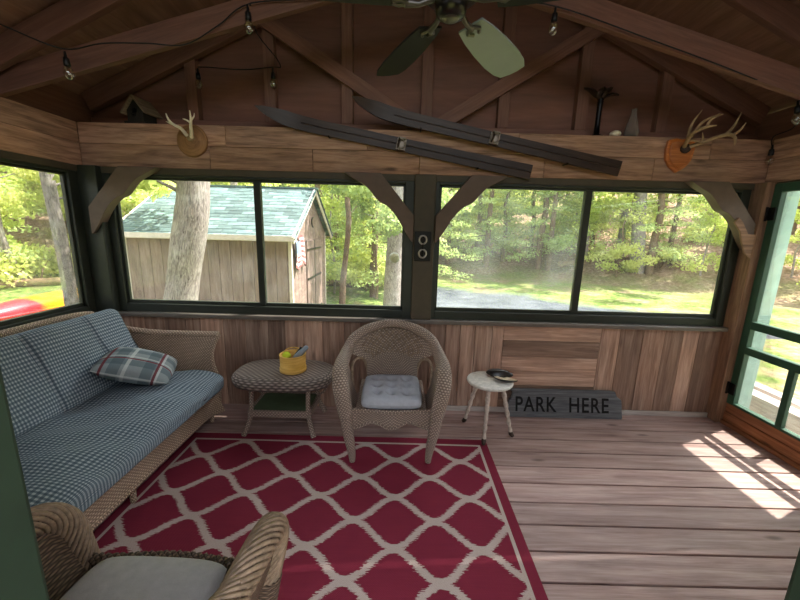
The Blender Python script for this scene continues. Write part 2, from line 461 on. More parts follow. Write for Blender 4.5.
M_wick_grey = m_wicker('grey_wicker', C(66, 56, 50), C(176, 160, 150), p=.046, q=.021)
M_wick_sofa = m_wicker('tan_sofa_wicker', C(116, 94, 78), C(228, 200, 174), p=.024, q=.012)
M_wick_fg = m_wicker('brown_coarse_wicker', C(44, 33, 27), C(140, 116, 96), p=.05, q=.011)
M_braid = m_plain('wicker_braid_strand', C(140, 118, 98), .55, .3, var=.35, sc=40)
M_shelfgreen = m_plain('green_shelf_paint', C(86, 100, 72), .6, .3)
M_cush = m_fabric('grey_seat_fabric', C(180, 182, 190))
M_cush2 = m_fabric('mid_grey_fabric', C(176, 172, 176))
M_ging = m_gingham('blue_check_fabric', C(80, 94, 106), C(110, 124, 134), C(174, 184, 190), .018)
M_plaid = m_plaid('plaid_fabric')
M_rug = m_rug('red_trellis_rug')
M_honey = m_wood('honey_bucket_wood', C(176, 130, 56), C(212, 166, 84), C(232, 192, 112), vary=.3, knots=False)
M_lime = m_plain('lime_felt', C(196, 214, 60), .9, .1)
M_bluegrey = m_plain('blue_grey_plastic', C(136, 146, 156), .45, .4)
M_white = m_plain('chipped_white_paint', C(214, 208, 198), .5, .35, var=.2, sc=30)
M_darkfoot = m_plain('dark_brass_foot', C(60, 46, 36), .4, .5, .5)
M_shell = m_plain('black_shell', C(34, 28, 26), .3, .6)
M_cream = m_plain('cream_shell_lining', C(214, 194, 160), .35, .5)
M_sign = m_wood('grey_sign_board', C(66, 66, 68), C(92, 92, 94), C(118, 118, 118), vary=.2)
M_groove = m_plain('dark_carved_letter', C(34, 32, 32), .9, .1)
M_ski = m_wood('dark_ski_wood', C(36, 26, 22), C(54, 40, 33), C(70, 54, 44), vary=.3, knots=False, rough=.4)
M_bind = m_plain('steel_binding', C(120, 108, 96), .4, .5, .7)
M_leather = m_plain('dark_leather', C(50, 34, 26), .6, .3)
M_antler = m_plain('antler_bone', C(226, 212, 186), .5, .3, var=.2)
M_antler_d = m_plain('brown_antler_bone', C(150, 122, 88), .5, .3, var=.35, sc=20)
M_plaque = m_wood('orange_plaque_wood', C(140, 76, 36), C(182, 106, 54), C(206, 134, 74), vary=.2, knots=False, rough=.35, spec=.5)
M_plaque2 = m_wood('brown_plaque_wood', C(106, 76, 50), C(140, 100, 66), C(164, 122, 82), vary=.2, knots=False)
M_fan = m_plain('dark_fan_blade', C(26, 24, 24), .6, .25, var=.08)
M_fanm = m_plain('dark_bronze_metal', C(48, 44, 42), .28, .6, .8)
M_fanl = m_plain('brushed_nickel', C(96, 90, 86), .4, .5, .8)
M_blade_lit = m_plain('sheen_painted_fan_blade', C(124, 130, 128), .4, .5, var=.05)  # paler copy of the dark blade, reflected light put into the colour
M_bird = m_plain('birdhouse_dark_wood', C(44, 40, 36), .7, .2)
M_birdroof = m_wood('birdhouse_roof_wood', C(104, 88, 70), C(140, 120, 98), C(160, 140, 116), vary=.2)
M_rubber = m_plain('black_rubber_cable', C(20, 18, 18), .5, .3)
M_bark = m_bark('grey_bark', C(86, 76, 72), C(176, 164, 158), C(190, 186, 178))
M_bark2 = m_bark('brown_bark', C(74, 58, 48), C(140, 116, 96), C(150, 140, 120))
M_leafA = m_leaf('spring_leaves', C(146, 168, 82), C(198, 208, 122), C(230, 232, 166))
M_leafB = m_leaf('hemlock_needles', C(122, 142, 90), C(164, 182, 118), C(202, 212, 152), .35)
M_leafC = m_leaf('underbrush_leaves', C(152, 166, 92), C(200, 206, 124), C(228, 226, 164))
M_ground = m_ground('lawn_and_leaf_litter')
M_gravel = m_gravel('gravel')
M_siding = m_wood('taupe_siding', C(104, 86, 80), C(126, 106, 98), C(142, 122, 114), vary=.15, knots=False, gy=10)
M_shingle = m_wood('teal_shingles', C(52, 68, 67), C(76, 93, 91), C(104, 120, 118), vary=.8, knots=False, gy=10)
M_trimgrey = m_plain('pale_grey_trim', C(196, 184, 172), .6, .2)
M_flag1 = m_fabric('faded_red_cloth', C(172, 118, 112)); M_flag2 = m_fabric('faded_white_cloth', C(216, 204, 198)); M_flag3 = m_fabric('faded_blue_cloth', C(150, 160, 182))
M_sidedeck = m_wood('grey_landing_boards', C(150, 140, 134), C(184, 172, 164), C(206, 196, 188), vary=.3)
M_kick = m_wood('orange_brown_kickboard', C(112, 70, 44), C(146, 94, 62), C(168, 114, 80), vary=.3)
M_log = m_plain('dead_log_bark', C(120, 98, 80), .9, .1, var=.3, sc=8)

def m_bulb():
    n = NT('clear_bulb_glass'); tr = n.n('ShaderNodeBsdfTransparent'); tr.inputs[0].default_value = (.9, .86, .8, 1)
    gl = n.n('ShaderNodeBsdfGlossy'); gl.inputs['Roughness'].default_value = .05
    lw = n.n('ShaderNodeLayerWeight'); lw.inputs[0].default_value = .45
    mx = n.n('ShaderNodeMixShader'); n.put(mx.inputs[0], n.math('ADD', .12, n.math('MULTIPLY', lw.outputs['Facing'], .6)))
    n.t.links.new(tr.outputs[0], mx.inputs[1]); n.t.links.new(gl.outputs[0], mx.inputs[2]); return n.done(mx.outputs[0])
M_bulb = m_bulb()

# ------------------------------------------------------------------ the room
XL, XR, YB, YF = -2.60, 2.93, 3.00, .36
RX = .19                                      # ridge
def zr(x): return 3.82 - .47 * abs(x - RX)      # lower edge of the rafters
PITCH_BOARD = .169

b = MB(); y = YB + .064; k = 0
while y > -.2:
    x = XL - .15
    cuts = [XL - .1, XR + .1]
    for q in range(len(cuts) - 1):
        b.box(cuts[q] + .001, cuts[q + 1] - .001, y - PITCH_BOARD + .011, y, -.035, 0)
    y -= PITCH_BOARD; k += 1
b.box(XL - .1, XR + .1, -.2, YB + .1, -.12, -.06, .1)
struct(b.build('floor', M_deck, bevel=.004, origin=(0, 0, 0)), 'weathered brown plank deck floor of the porch', 'floor')

# back wall below the windows: upright boards, with one field of level boards
b = MB()
x = XL - .05
while x < XR + .1:
    w = RNG.uniform(.13, .21)
    x1 = x + w
    if .70 < x < .93: x1 = .925
    if abs(x - .925) < .01:
        z = 0.0
        for hh in (.11, .15, .135, .14, .15, .14): b.box(.927, 1.787, YB + RNG.uniform(0, .006), YB + .03, z, min(z + hh - .003, .825)); z += hh
        x = 1.79; continue
    if -1.95 < x < -1.55 and False: pass
    b.box(x + .0015, x1 - .0015, YB + RNG.uniform(0, .006), YB + .03, 0, .825); x = x1
b.box(XL - .1, XR + .1, YB + .03, YB + .14, -.03, .825, .3)
struct(b.build('wall_back', M_panel, bevel=.003, origin=(0, 0, 0)), 'rustic plank wall under the two wide windows', 'wall')
struct(MB().box(.30, XR, YB - .018, YB, 0, .045).build('baseboard_back', M_sidedeck, bevel=.003), 'pale grey strip of baseboard along the plank wall', 'baseboard')

# side walls
b = MB(); y = YF
b.box(XL - .10, XL - .02, YF, 1.03, .825, 2.066, .4)  # wall added out of view over the window's near end to darken the left
while y < YB:
    b.box(XL - .03, XL - RNG.uniform(0, .006), y + .0015, min(y + .17, YB) - .0015, 0, .825); y += .17
b.box(XL - .14, XL - .03, YF, YB + .1, -.03, .825, .3)
struct(b.build('wall_left', M_panel, bevel=.003, origin=(0, 0, 0)), 'plank wall under the left window, behind the sofa', 'wall')
b = MB(); y = YF
while y < 1.93:
    b.box(XR, XR + .03, y + .0015, min(y + .17, 1.93) - .0015, 0, .825); y += .17
b.box(XR + .03, XR + .14, YF, 1.93, -.03, .825, .3)
struct(b.build('wall_right', M_panel, bevel=.003, origin=(0, 0, 0)), 'plank wall running on past the screen door', 'wall')
# cabin wall behind: doorway round the camera
XD0, XD1 = -.430, .486
b = MB()
b.box(XL - .1, XD0 - .11, .26, YF, -.03, 2.62); b.box(XD1 + .11, XR + .1, .26, YF, -.03, 2.62); b.box(XD0 - .11, XD1 + .11, .26, YF, 2.12, 2.62)
struct(b.build('wall_front', M_panel, origin=(0, 0, 0)), 'cabin wall with the doorway the porch is seen from', 'wall')
for (a, c, nm) in ((XD0 - .11, XD0, 'dark green door jamb at the lower left corner'), (XD1, XD1 + .11, 'dark green door jamb at the lower right corner')):
    struct(MB().box(a, c, .22, YF, -.03, 2.12).build('trim_1', M_jamb, bevel=.006), nm, 'door jamb')

# beams: two courses of boards on a core
def beam(name, label, xf, a, c, axis):
    b = MB(); z = 2.065
    for row, hh in enumerate((.175, .16)):
        p = a
        while p < c - .01:
            q = min(c, p + RNG.uniform(.7, 1.7))
            if c - q < .3: q = c
            if axis == 'x': b.box(p + .001, q - .001, xf, xf + .03, z, z + hh - .002)
            elif axis == 'l': b.box(xf - .03, xf, p + .001, q - .001, z, z + hh - .002)
            else: b.box(xf, xf + .03, p + .001, q - .001, z, z + hh - .002)
            p = q
        z += hh
    if axis == 'x': b.box(a - .1, c + .1, xf + .03, xf + .14, 2.065, 2.40)
    elif axis == 'l': b.box(xf - .14, xf - .03, a, c + .1, 2.065, 2.40)
    else: b.box(xf + .03, xf + .14, a, c + .1, 2.065, 2.40)
    struct(b.build(name, M_beam, bevel=.004, origin=(0, 0, 0)), label, 'beam')
beam('trim_2', 'wide honey brown beam of boards above the back windows', YB, XL, XR, 'x')
beam('trim_3', 'wide board beam above the left window', XL, YF, YB, 'l')
beam('trim_4', 'wide board beam above the screen door', XR, YF, YB, 'r')

# gable: plywood, studs, V braces, rafters
GY = 3.14
b = MB()
n = 24
poly = [(XL - .1, 2.30), (XR + .1, 2.30), (XR + .1, zr(XR + .1) + .17), (RX, 3.99), (XL - .1, zr(XL - .1) + .17)]
b.prism(poly, 'y', GY + .07, GY + .09)
struct(b.build('wall_gable', M_ply, origin=(0, 0, 0)), 'brown plywood gable above the back beam', 'wall')
studs = [-1.745, -1.105, -.475, .175, .81, 1.45, 2.12]
for i, x in enumerate(studs):
    struct(MB().box(x - .045, x + .045, GY, GY + .07, 2.471, zr(x) + .05).build('trim_5', M_brown, bevel=.003), 'brown upright gable stud, number %d of seven from the left' % (i + 1), 'stud')
for sx, nm in ((-1, 'left'), (1, 'right')):
    a = Vector((.185 + sx * .04, GY - .012, 2.44)); e = Vector((.185 + sx * 1.42, GY - .012, 2.44 + 1.42 * .585))
    struct(MB().bar(a, e, .035, .105, (0, 0, 1)).build('trim_6', M_brown, bevel=.003), 'brown diagonal brace rising to the %s across the gable' % nm, 'brace')
    xe = XL if sx < 0 else XR
    a = Vector((xe, GY + .0, zr(xe) + .07)); e = Vector((RX, GY + .0, zr(RX) + .07))
    struct(MB().bar(a, e, .06, .14).build('trim_7', M_brown, bevel=.003), 'brown rafter against the gable on the %s slope' % nm, 'rafter')
struct(MB().box(XL, XR, GY + .0, GY + .07, 2.40, 2.47).build('trim_8', M_brown, bevel=.003), 'brown bottom plate of the gable frame', 'plate')
# truss across the porch
for sx, nm in ((-1, 'left'), (1, 'right')):
    xe = XL - .02 if sx < 0 else XR + .02
    d = abs(xe - RX)
    a = Vector((xe, 2.47, 2.40 + .07)); e = Vector((RX, 2.47, 2.40 + .07 + .272 * d))
    struct(MB().bar(a, e, .042, .14).build('trim_9', M_brown, bevel=.003), 'long sloping truss chord on the %s, over the room' % nm, 'chord')
    a = Vector((xe, 2.40, zr(xe) + .06)); e = Vector((RX, 2.40, zr(RX) + .06))
    struct(MB().bar(a, e, .045, .14).build('trim_10', M_brown, bevel=.003), 'steep rafter on the %s slope in front of the truss chord' % nm, 'rafter')
    a = Vector((xe, 1.15, zr(xe) + .06)); e = Vector((RX, 1.15, zr(RX) + .06))
    struct(MB().bar(a, e, .045, .14).build('trim_10', M_brown, bevel=.003), 'steep rafter on the %s slope nearest the cabin' % nm, 'rafter')
b = MB()
for sx in (-1, 1):
    xe = (XL - .42) if sx < 0 else (XR + .40)
    cuts = [-.3, 1.2, 2.1, 3.5]
    for i in range(3):
        y0, y1 = cuts[i] + .003, cuts[i + 1] - .003
        segs = 3
        for s_ in range(segs):
            xa = xe + (RX - xe) * s_ / segs; xb = xe + (RX - xe) * (s_ + 1) / segs - .003 * sx * -1
            za, zb = zr(xa) + .155, zr(xb) + .155
            V = [(xa, y0, za), (xb, y0, zb), (xb, y1, zb), (xa, y1, za)]; V += [(p[0], p[1], p[2] + .03) for p in V]
            ou = RNG.random() * 20
            b.add(V, [(0, 1, 2, 3), (7, 6, 5, 4), (0, 4, 5, 1), (1, 5, 6, 2), (2, 6, 7, 3), (3, 7, 4, 0)], [[(p[1] + ou, p[0]) for p in (V[i_] for i_ in f)] for f in [(0, 1, 2, 3), (7, 6, 5, 4), (0, 4, 5, 1), (1, 5, 6, 2), (2, 6, 7, 3), (3, 7, 4, 0)]])
struct(b.build('ceiling', M_roofply, origin=(0, 0, 0)), 'brown underside of the pitched porch roof', 'ceiling')
struct(MB().box(XR + .37, XR + .40, -.3, 3.5, zr(XR + .4) + .02, zr(XR + .4) + .20).build('trim_11', M_dgreen), 'fascia board along the right eave', 'fascia')
struct(MB().box(XL - .42, XL - .39, -.3, 3.5, zr(XL - .42) + .02, zr(XL - .42) + .20).build('trim_11', M_dgreen), 'fascia board along the left eave', 'fascia')
for x0, nm in ((XL - .1, 'left'), (XR + .02, 'right')):
    struct(MB().box(x0, x0 + .08, YF, 3.2, 2.40, 2.62).build('trim_12', M_brown), 'dark blocking above the %s beam' % nm, 'blocking')

# posts
struct(MB().box(.095, .27, YB - .035, YB + .10, .86, 2.066).build('trim_13', M_olive, bevel=.008), 'dark olive post between the two back windows', 'post')
struct(MB().box(XL - .09, -2.455, YB - .06, YB + .10, .80, 2.066).build('trim_13', M_frame, bevel=.006), 'dark corner post between left and back windows', 'post')
struct(MB().box(XR - .075, XR + .10, YB - .10, YB + .10, 0, 2.066).build('trim_13', M_post, bevel=.006), 'knotty brown corner post beside the screen door', 'post')
struct(MB().box(XR - .02, XR + .10, 1.93, 2.01, 0, 2.066).build('trim_13', M_post, bevel=.004), 'brown jamb post on the near side of the screen door', 'post')
# sills
b = MB().box(XL, XR - .075, YB - .045, YB + .05, .825, .862); struct(b.build('trim_14', M_sill, bevel=.006), 'grey brown sill under the back windows', 'sill')
b = MB().box(XL - .05, XL + .045, YF, YB - .05, .825, .862); struct(b.build('trim_14', M_sill, bevel=.006), 'grey brown sill under the left window', 'sill')
struct(MB().box(XL, XR - .075, YB - .004, YB + .10, 2.015, 2.064).build('trim_15', M_olive, bevel=.003), 'dark head strip under the back beam', 'trim')

for nm_, a_, c_ in (('left', XL - .08, XL + .004), ('right', XR - .004, XR + .10)):
    struct(MB().box(a_, c_, YF, YB if nm_ == 'left' else 2.9, 2.015 if nm_ == 'left' else 2.052, 2.064).build('trim_15', M_olive, bevel=.002), 'dark head strip under the %s beam' % nm_, 'trim')
# windows
def window(name, label, x0, x1, xbar, axis, glassmats, parent_loc):
    """glass opening x0..x1 (x, or y on a side wall), z .96..1.975"""
    r = sroot(name, label, 'window', parent_loc)
    z0, z1 = .962, 1.975
    def bx(mb, a, c, d0, d1, za, zb):
        if axis == 'y': mb.box(a, c, YB + d0, YB + d1, za, zb)
        elif axis == 'l': mb.box(XL - d1, XL - d0, a, c, za, zb)
        else: mb.box(XR + d0, XR + d1, a, c, za, zb)
    f = MB()
    for a, c in ((x0 - .075, x0), (x1, x1 + .075)): bx(f, a, c, .005, .075, .86, 2.02)
    bx(f, x0, x1, .005, .075, .86, z0 - .03); bx(f, x0, x1, .005, .075, z1 + .02, 2.02)
    f.build('window_frame', M_frame, r, bevel=.004)
    s_ = MB()
    for a, c in ((x0 - .002, x0 + .018), (x1 - .018, x1 + .002)): bx(s_, a, c, .03, .06, z0 - .03, z1 + .02)
    bx(s_, x0, x1, .03, .06, z0 - .032, z0); bx(s_, x0, x1, .03, .06, z1, z1 + .022)
    s_.build('sash', M_frame, r, bevel=.003)
    if xbar is not None:
        m = MB(); bx(m, xbar - .028, xbar + .028, .02, .065, z0 - .02, z1 + .01); m.build('mullion', M_frame, r, bevel=.003)
    ps = [(x0 + .015, x1 - .015)] if xbar is None else [(x0 + .015, xbar - .025), (xbar + .025, x1 - .015)]
    for (a, c), gm in zip(ps, glassmats):
        p = MB(); bx(p, a, c, .044, .048, z0 - .01, z1 + .01); p.build('pane', gm, r)
    return r
window('window_1', 'wide dark framed window on the left of the back wall, shed beyond', -2.395, .022, -1.206, 'y', [M_glass, M_glass], (-1.2, YB, .86))
window('window_2', 'wide dark framed window on the right of the back wall, lawn beyond', .305, 2.772, 1.535, 'y', [M_glass_film, M_glass], (1.5, YB, .86))
window('window_3', 'side window over the sofa looking at the kayak', 1.10, 2.862, 1.5, 'l', [M_glass, M_glass], (XL, 1.7, .86))
window('window_4', 'unseen side window added for light on the right wall, nearer than the screen door', .55, 1.84, None, 'r', [M_glass], (XR, 1.2, .86))  # out of view, put in to let light into the room

# screen door
d = sroot('door_1', 'green glazed screen door with two rails on the right wall', 'door', (XR, 2.9, 0))
y0, y1 = 2.018, 2.892
fr = MB()
fr.box(XR - .02, XR + .025, y1 - .062, y1, .20, 2.05); fr.box(XR - .02, XR + .025, y0, y0 + .062, .20, 2.05); fr.box(XR - .02, XR + .025, y0 + .06, y1 - .06, 1.985, 2.05)
fr.box(XR - .02, XR + .025, y0 + .06, y1 - .06, .20, .222)
fr.build('door_frame', M_dgreen, d, bevel=.004)
for z0_, z1_ in ((.888, .955), (.672, .735)): MB().box(XR - .024, XR + .025, y0 + .06, y1 - .06, z0_, z1_).build('rail', M_dgreen, d, bevel=.006)
MB().box(XR - .014, XR + .02, 2.445, 2.492, .22, .674).build('stile', M_dgreen, d, bevel=.004)
for za, zb in ((.955, 1.985), (.735, .888), (.222, .672)): MB().box(XR + .004, XR + .008, y0 + .06, y1 - .06, za, zb).build('pane', M_glass_clear, d)
for z in (1.82, .34):
    h = MB(); h.box(XR - .03, XR - .02, y1 - .055, y1 + .06, z - .05, z + .05); h.tube([(XR - .034, y1 + .004, z - .055), (XR - .034, y1 + .004, z + .055)], .009); h.build('hinge', M_black, d, bevel=.002)
b = MB(); b.box(XR - .03, XR + .06, 1.96, 2.90, .0, .035); b.box(XR - .012, XR + .05, 1.99, 2.90, .035, .115); b.box(XR - .006, XR + .045, 1.99, 2.90, .117, .198)
struct(b.build('trim_16', M_kick, bevel=.005), 'orange brown kickboard and threshold under the screen door', 'threshold')

# ------------------------------------------------------------------ rug
b = MB()
nx, ny = 46, 40
X0, X1, Y0, Y1 = -1.60, .705, .625, 2.522
def rugp(u, v):
    x = X0 + (X1 - X0) * u; y = Y0 + (Y1 - Y0) * v
    return (x, y, .007 + .0012 * math.sin(x * 5 + y * 3))
V = [rugp(i / nx, j / ny) for j in range(ny + 1) for i in range(nx + 1)]
F = [(j * (nx + 1) + i, j * (nx + 1) + i + 1, (j + 1) * (nx + 1) + i + 1, (j + 1) * (nx + 1) + i) for j in range(ny) for i in range(nx)]
b.add(V, F, [[(V[k][0], V[k][1]) for k in f] for f in F], .5, True)
b.box(X0, X1, Y0, Y1, .0005, .0055, .5)
tag(b.build('rug', M_rug), 'red woven rug with a cream trellis pattern on the deck floor', 'rug')

# ------------------------------------------------------------------ cushions
def cushion(mb, w, d, h, M, tufts=None, puff=.5, n=22, tint=.5, corner=4.0):
    """pillow-shaped pad; M maps local (x,y,z) to final coordinates"""
    def side(sg):
        def fn(u, v):
            a, c = 2 * u - 1, 2 * v - 1
            q = (1 - abs(a) ** corner) ** puff * (1 - abs(c) ** corner) ** puff
            # round the outline a little
            k = 1 - .06 * (abs(a * c) ** 3)
            z = sg * h / 2 * max(q, 0)
            if tufts:
                for tx, ty in tufts:
                    r2 = ((a - tx) * w / 2) ** 2 + ((c - ty) * d / 2) ** 2
                    z -= sg * .75 * (h / 2) * math.exp(-r2 / .0011)
            return M(Vector((a * w / 2 * k, c * d / 2 * k, z)))
        return fn
    mb.grid(side(1), n, n, su=w, sv=d, tint=tint)
    mb.grid(side(-1), n, n, su=w, sv=d, tint=tint, flip=True)
    return mb

# ------------------------------------------------------------------ wicker armchair (front towards local -y)
def armchair(label, loc, rz, wick, fab, coarse=False):
    t = thing('wicker_armchair', label, 'armchair', loc, rz); t.scale = (.93, 1, 1) if not coarse else (1, 1, 1); ak = .72 if coarse else 1.0
    b = MB(); b.box(-.27, .27, -.25, .25, .34, .395, .5); b.build('seat', wick, t, True, bevel=.012)
    # backrest sheet, camel-backed, curving forward at the sides
    def back(off):
        def fn(u, v):
            s = 2 * u - 1
            top = .862 - .13 * abs(s) ** 1.8 - .10 * max(0, abs(s) - .72) ** 1.0
            z = .36 + (top - .36) * v
            w = .215 + .150 * sstep(.56, .70, z)
            x = s * w
            y = .205 + .07 * (z - .36) / .5 - .17 * (abs(x) / .365) ** 2.2 + off
            return (x, y, z)
        return fn
    b = MB(); b.grid(back(0), 30, 20, su=.6, sv=.5, tint=.5); b.grid(back(.018), 30, 20, su=.6, sv=.5, tint=.5, flip=True)
    b.build('backrest', wick, t, True)
    # lattice on the upper back
    b = MB()
    f = back(-.007)
    for k in range(-5, 6):
        for sg in (-1, 1):
            pts = []
            for i in range(13):
                vv = .55 + .38 * i / 12; uu = .5 + k * .075 + sg * (vv - .74) * .55
                if .14 < uu < .86: pts.append(f(uu, vv))
            if len(pts) > 2: b.tube(pts, .0042, 5)
    b.build('back_lattice', M_braid, t, True)
    rimp = [(-.385, -.10, .66), (-.383, .03, .675), (-.365, .115, .705), (-.325, .17, .765), (-.225, .228, .822), (-.10, .262, .856), (0, .27, .868),
            (.10, .262, .856), (.225, .228, .822), (.325, .17, .765), (.365, .115, .705), (.383, .03, .675), (.385, -.10, .66)]
    rr = [.052, .05, .047, .044, .04, .036, .034, .036, .04, .044, .047, .05, .052]
    rr = [r * ak for r in rr]; P = smooth_path(rimp, 6)
    b = MB(); b.tube(P, resample(rr, len(P)), 12, tint=.5); b.build('back_rim', wick, t, True)
    if coarse:
        b = MB(); b.braid(rimp, [r + .001 for r in rr], .0068, 13, .34, 8, 5); b.build('rim_braid', M_braid, t, True)
    for sg in (-1, 1):
        arm = [(sg * .383, .02, .672), (sg * .388, -.12, .665), (sg * .385, -.22, .635), (sg * .372, -.275, .565), (sg * .352, -.285, .46), (sg * .332, -.285, .36)]
        ar = [r * ak for r in (.05, .055, .058, .058, .056, .052)]
        P = smooth_path(arm, 6); RR = resample(ar, len(P))
        b = MB(); b.tube(P, RR, 12, tint=.5)
        # woven side between arm roll and seat, inner and outer skins
        def skin(off):
            def fn(u, v):
                y = -.285 + .33 * u
                zt = .655 - .12 * max(0, (-.19 - y) / .095) ** 2
                zb = .345
                z = zb + (zt - zb) * v
                x = .30 + .085 * v ** .8 + off
                return (sg * x, y, z)
            return fn
        b.grid(skin(-.018), 8, 8, su=.33, sv=.32, tint=.5); b.grid(skin(.022), 8, 8, su=.33, sv=.32, tint=.5)
        b.grid(lambda u, v: Vector(skin(-.018 + .04 * u)(1, v)), 1, 8, su=.04, sv=.32, tint=.5)
        b.build('arm', wick, t, True)
        if coarse:
            b = MB(); b.braid(arm, [r + .001 for r in ar], .0078, 13, .36, 8, 5); b.build('arm_braid', M_braid, t, True)
        # bent cane closing the gap behind the arm
        b = MB(); b.tube(smooth_path([(sg * .315, .04, .40), (sg * .33, .05, .55), (sg * .31, .10, .615), (sg * .25, .165, .60), (sg * .215, .195, .50), (sg * .21, .20, .38)], 5), .011, 8); b.build('bent_cane', M_braid, t, True)
        P = smooth_path([(sg * .335, -.285, .38), (sg * .315, -.283, .22), (sg * .292, -.278, .08), (sg * .287, -.277, .006)], 6)
        b = MB(); b.tube(P, resample([.052, .041, .029, .021], len(P)), 10, tint=.5); b.build('leg', wick, t, True)
        P = smooth_path([(sg * .215, .215, .38), (sg * .23, .235, .2), (sg * .25, .262, .006)], 5)
        b = MB(); b.tube(P, resample([.026, .022, .018], len(P)), 10, tint=.5); b.build('leg', wick, t, True)
        b = MB()
        def sk(u, v):
            y = -.27 + .50 * u; x = .31 - .09 * sstep(-.1, .2, y); zb = .27 + .06 * math.sin(PI * u)
            return (sg * x, y, zb + (.38 - zb) * v)
        b.grid(sk, 12, 3, su=.5, sv=.1, tint=.5); b.build('side_apron', wick, t, True)
    b = MB()
    def ap(u, v):
        x = -.30 + .60 * u; zb = .245 + .055 * math.sin(PI * u) ** .6 - .03 * math.cos(4 * PI * u) * math.sin(PI * u) - .0
        return (x, -.285 + .012 * math.cos(2 * PI * u), zb + (.40 - zb) * v)
    b.grid(ap, 24, 5, su=.6, sv=.15, tint=.5)
    b.grid(lambda u, v: Vector(ap(u, v)) + Vector((0, .016, 0)), 24, 5, su=.6, sv=.15, tint=.5, flip=True)
    b.tube([ap(i / 24, 0) for i in range(25)], .009, 7)
    b.tube([ap(i / 24, .98) for i in range(25)], .012, 7)
    if coarse: b.braid([Vector(ap(i / 6, 1.0)) + Vector((0, -.004, .018)) for i in range(7)], .014, .008, 4, .10, 6, 5)
    b.build('apron', wick, t, True)
    b = MB()
    tf = [(x, y) for x in (-.5, 0, .5) for y in (-.5, 0, .5)] if not coarse else None
    cushion(b, (.47 if not coarse else .46), (.45 if not coarse else .45), .115 if not coarse else .12, lambda p: p + Vector((0, -.055 if not coarse else -.025, .436 if not coarse else .450)), tf, .30, 40)
    b.build('seat_cushion', fab, t, True)
    return t
armchair('brown wicker armchair with tufted grey cushion between the oval table and white stool', (-.045, 2.49, .012), .02, M_wick, M_cush)
armchair('coarse braided wicker armchair with flat grey cushion in the lower left corner', (-.795, .775, .012), PI - .02, M_wick_fg, M_cush2, True)

# ------------------------------------------------------------------ sofa along the left wall
t = thing('wicker_sofa', 'long wicker sofa with blue checked cushions under the left window', 'sofa', (-1.98, 1.80, 0))
SY0, SY1 = .88, 2.74
b = MB()
def skirt(off):
    def fn(u, v):
        y = SY0 + (SY1 - SY0) * u; zb = .085 + .035 * (1 - abs(2 * u - 1) ** 6)
        z = zb + (.37 - zb) * v
        x = -1.475 - .05 * math.sin(PI * (1 - v) * .8) + .03 * (1 - v) * max(0, abs(2 * u - 1) - .86) / .14 * 1.5 + off
        return (x, y, z)
    return fn
b.grid(skirt(0), 40, 6, su=SY1 - SY0, sv=.28, tint=.5); b.grid(skirt(-.02), 40, 6, su=SY1 - SY0, sv=.28, tint=.5, flip=True)
b.tube([skirt(-.008)(i / 40, 0) for i in range(41)], .012, 7); b.tube([skirt(-.008)(i / 40, 1) for i in range(41)], .014, 7)
b.build('skirt', M_wick_sofa, t)
b = MB(); b.box(-2.42, -1.50, SY0 + .02, SY1 - .02, .30, .36, .5); b.build('seat_frame', M_wick_sofa, t, bevel=.01)
b = MB()
def sback(off):
    def fn(u, v):
        y = SY0 + (SY1 - SY0) * u; z = .10 + (.925 - .10) * v
        return (-2.26 - .20 * sstep(.1, 1, v) + off, y, z - .03 * abs(2 * u - 1) ** 8)
    return fn
b.grid(sback(0), 30, 10, su=SY1 - SY0, sv=.85, tint=.5); b.grid(sback(-.03), 30, 10, su=SY1 - SY0, sv=.85, tint=.5, flip=True)
b.tube([Vector(sback(-.015)(i / 30, 1)) for i in range(31)], .024, 10, tint=.5)
b.build('backrest', M_wick_sofa, t)
for sg, yy in ((1, SY1), (-1, SY0)):
    b = MB()
    def arm(off):
        def fn(u, v):
            x = -2.40 + .885 * u
            xt = x + .03 * v * u
            zt = .735 + .08 * (1 - u) ** 3; zb = .09 + .05 * math.sin(PI * u)
            z = zb + (zt - zb) * v
            fr = sstep(.55, .95, u)
            x2 = xt - fr * .075 * math.sin(PI * min(1, max(0, (z - .36) / .40))) * .9
            return (x2, yy + sg * (.02 + .05 * v ** 2 * sstep(.2, .9, u)) + off, z)
        return fn
    b.grid(arm(0), 16, 12, su=.93, sv=.66, tint=.5); b.grid(arm(-.022 * sg), 16, 12, su=.93, sv=.66, tint=.5)
    b.tube([Vector(arm(-.011 * sg)(i / 16, 1)) for i in range(17)], .026, 9, tint=.5)
    b.tube([Vector(arm(-.011 * sg)(1, i / 12)) for i in range(13)], .022, 9, tint=.5)
    b.tube([Vector(arm(-.011 * sg)(i / 16, 0)) for i in range(17)], .014, 7, tint=.5)
    b.build('armrest', M_wick_sofa, t)
for x in (-1.545, -2.36):
    for y in (SY0 + .09, 1.8, SY1 - .06):
        MB().tube([(x, y, .36), (x, y, .1), (x + .0, y, .0075 if x > -1.6 else .002)], [.024, .02, .016], 9).build('leg', M_wick_sofa, t)
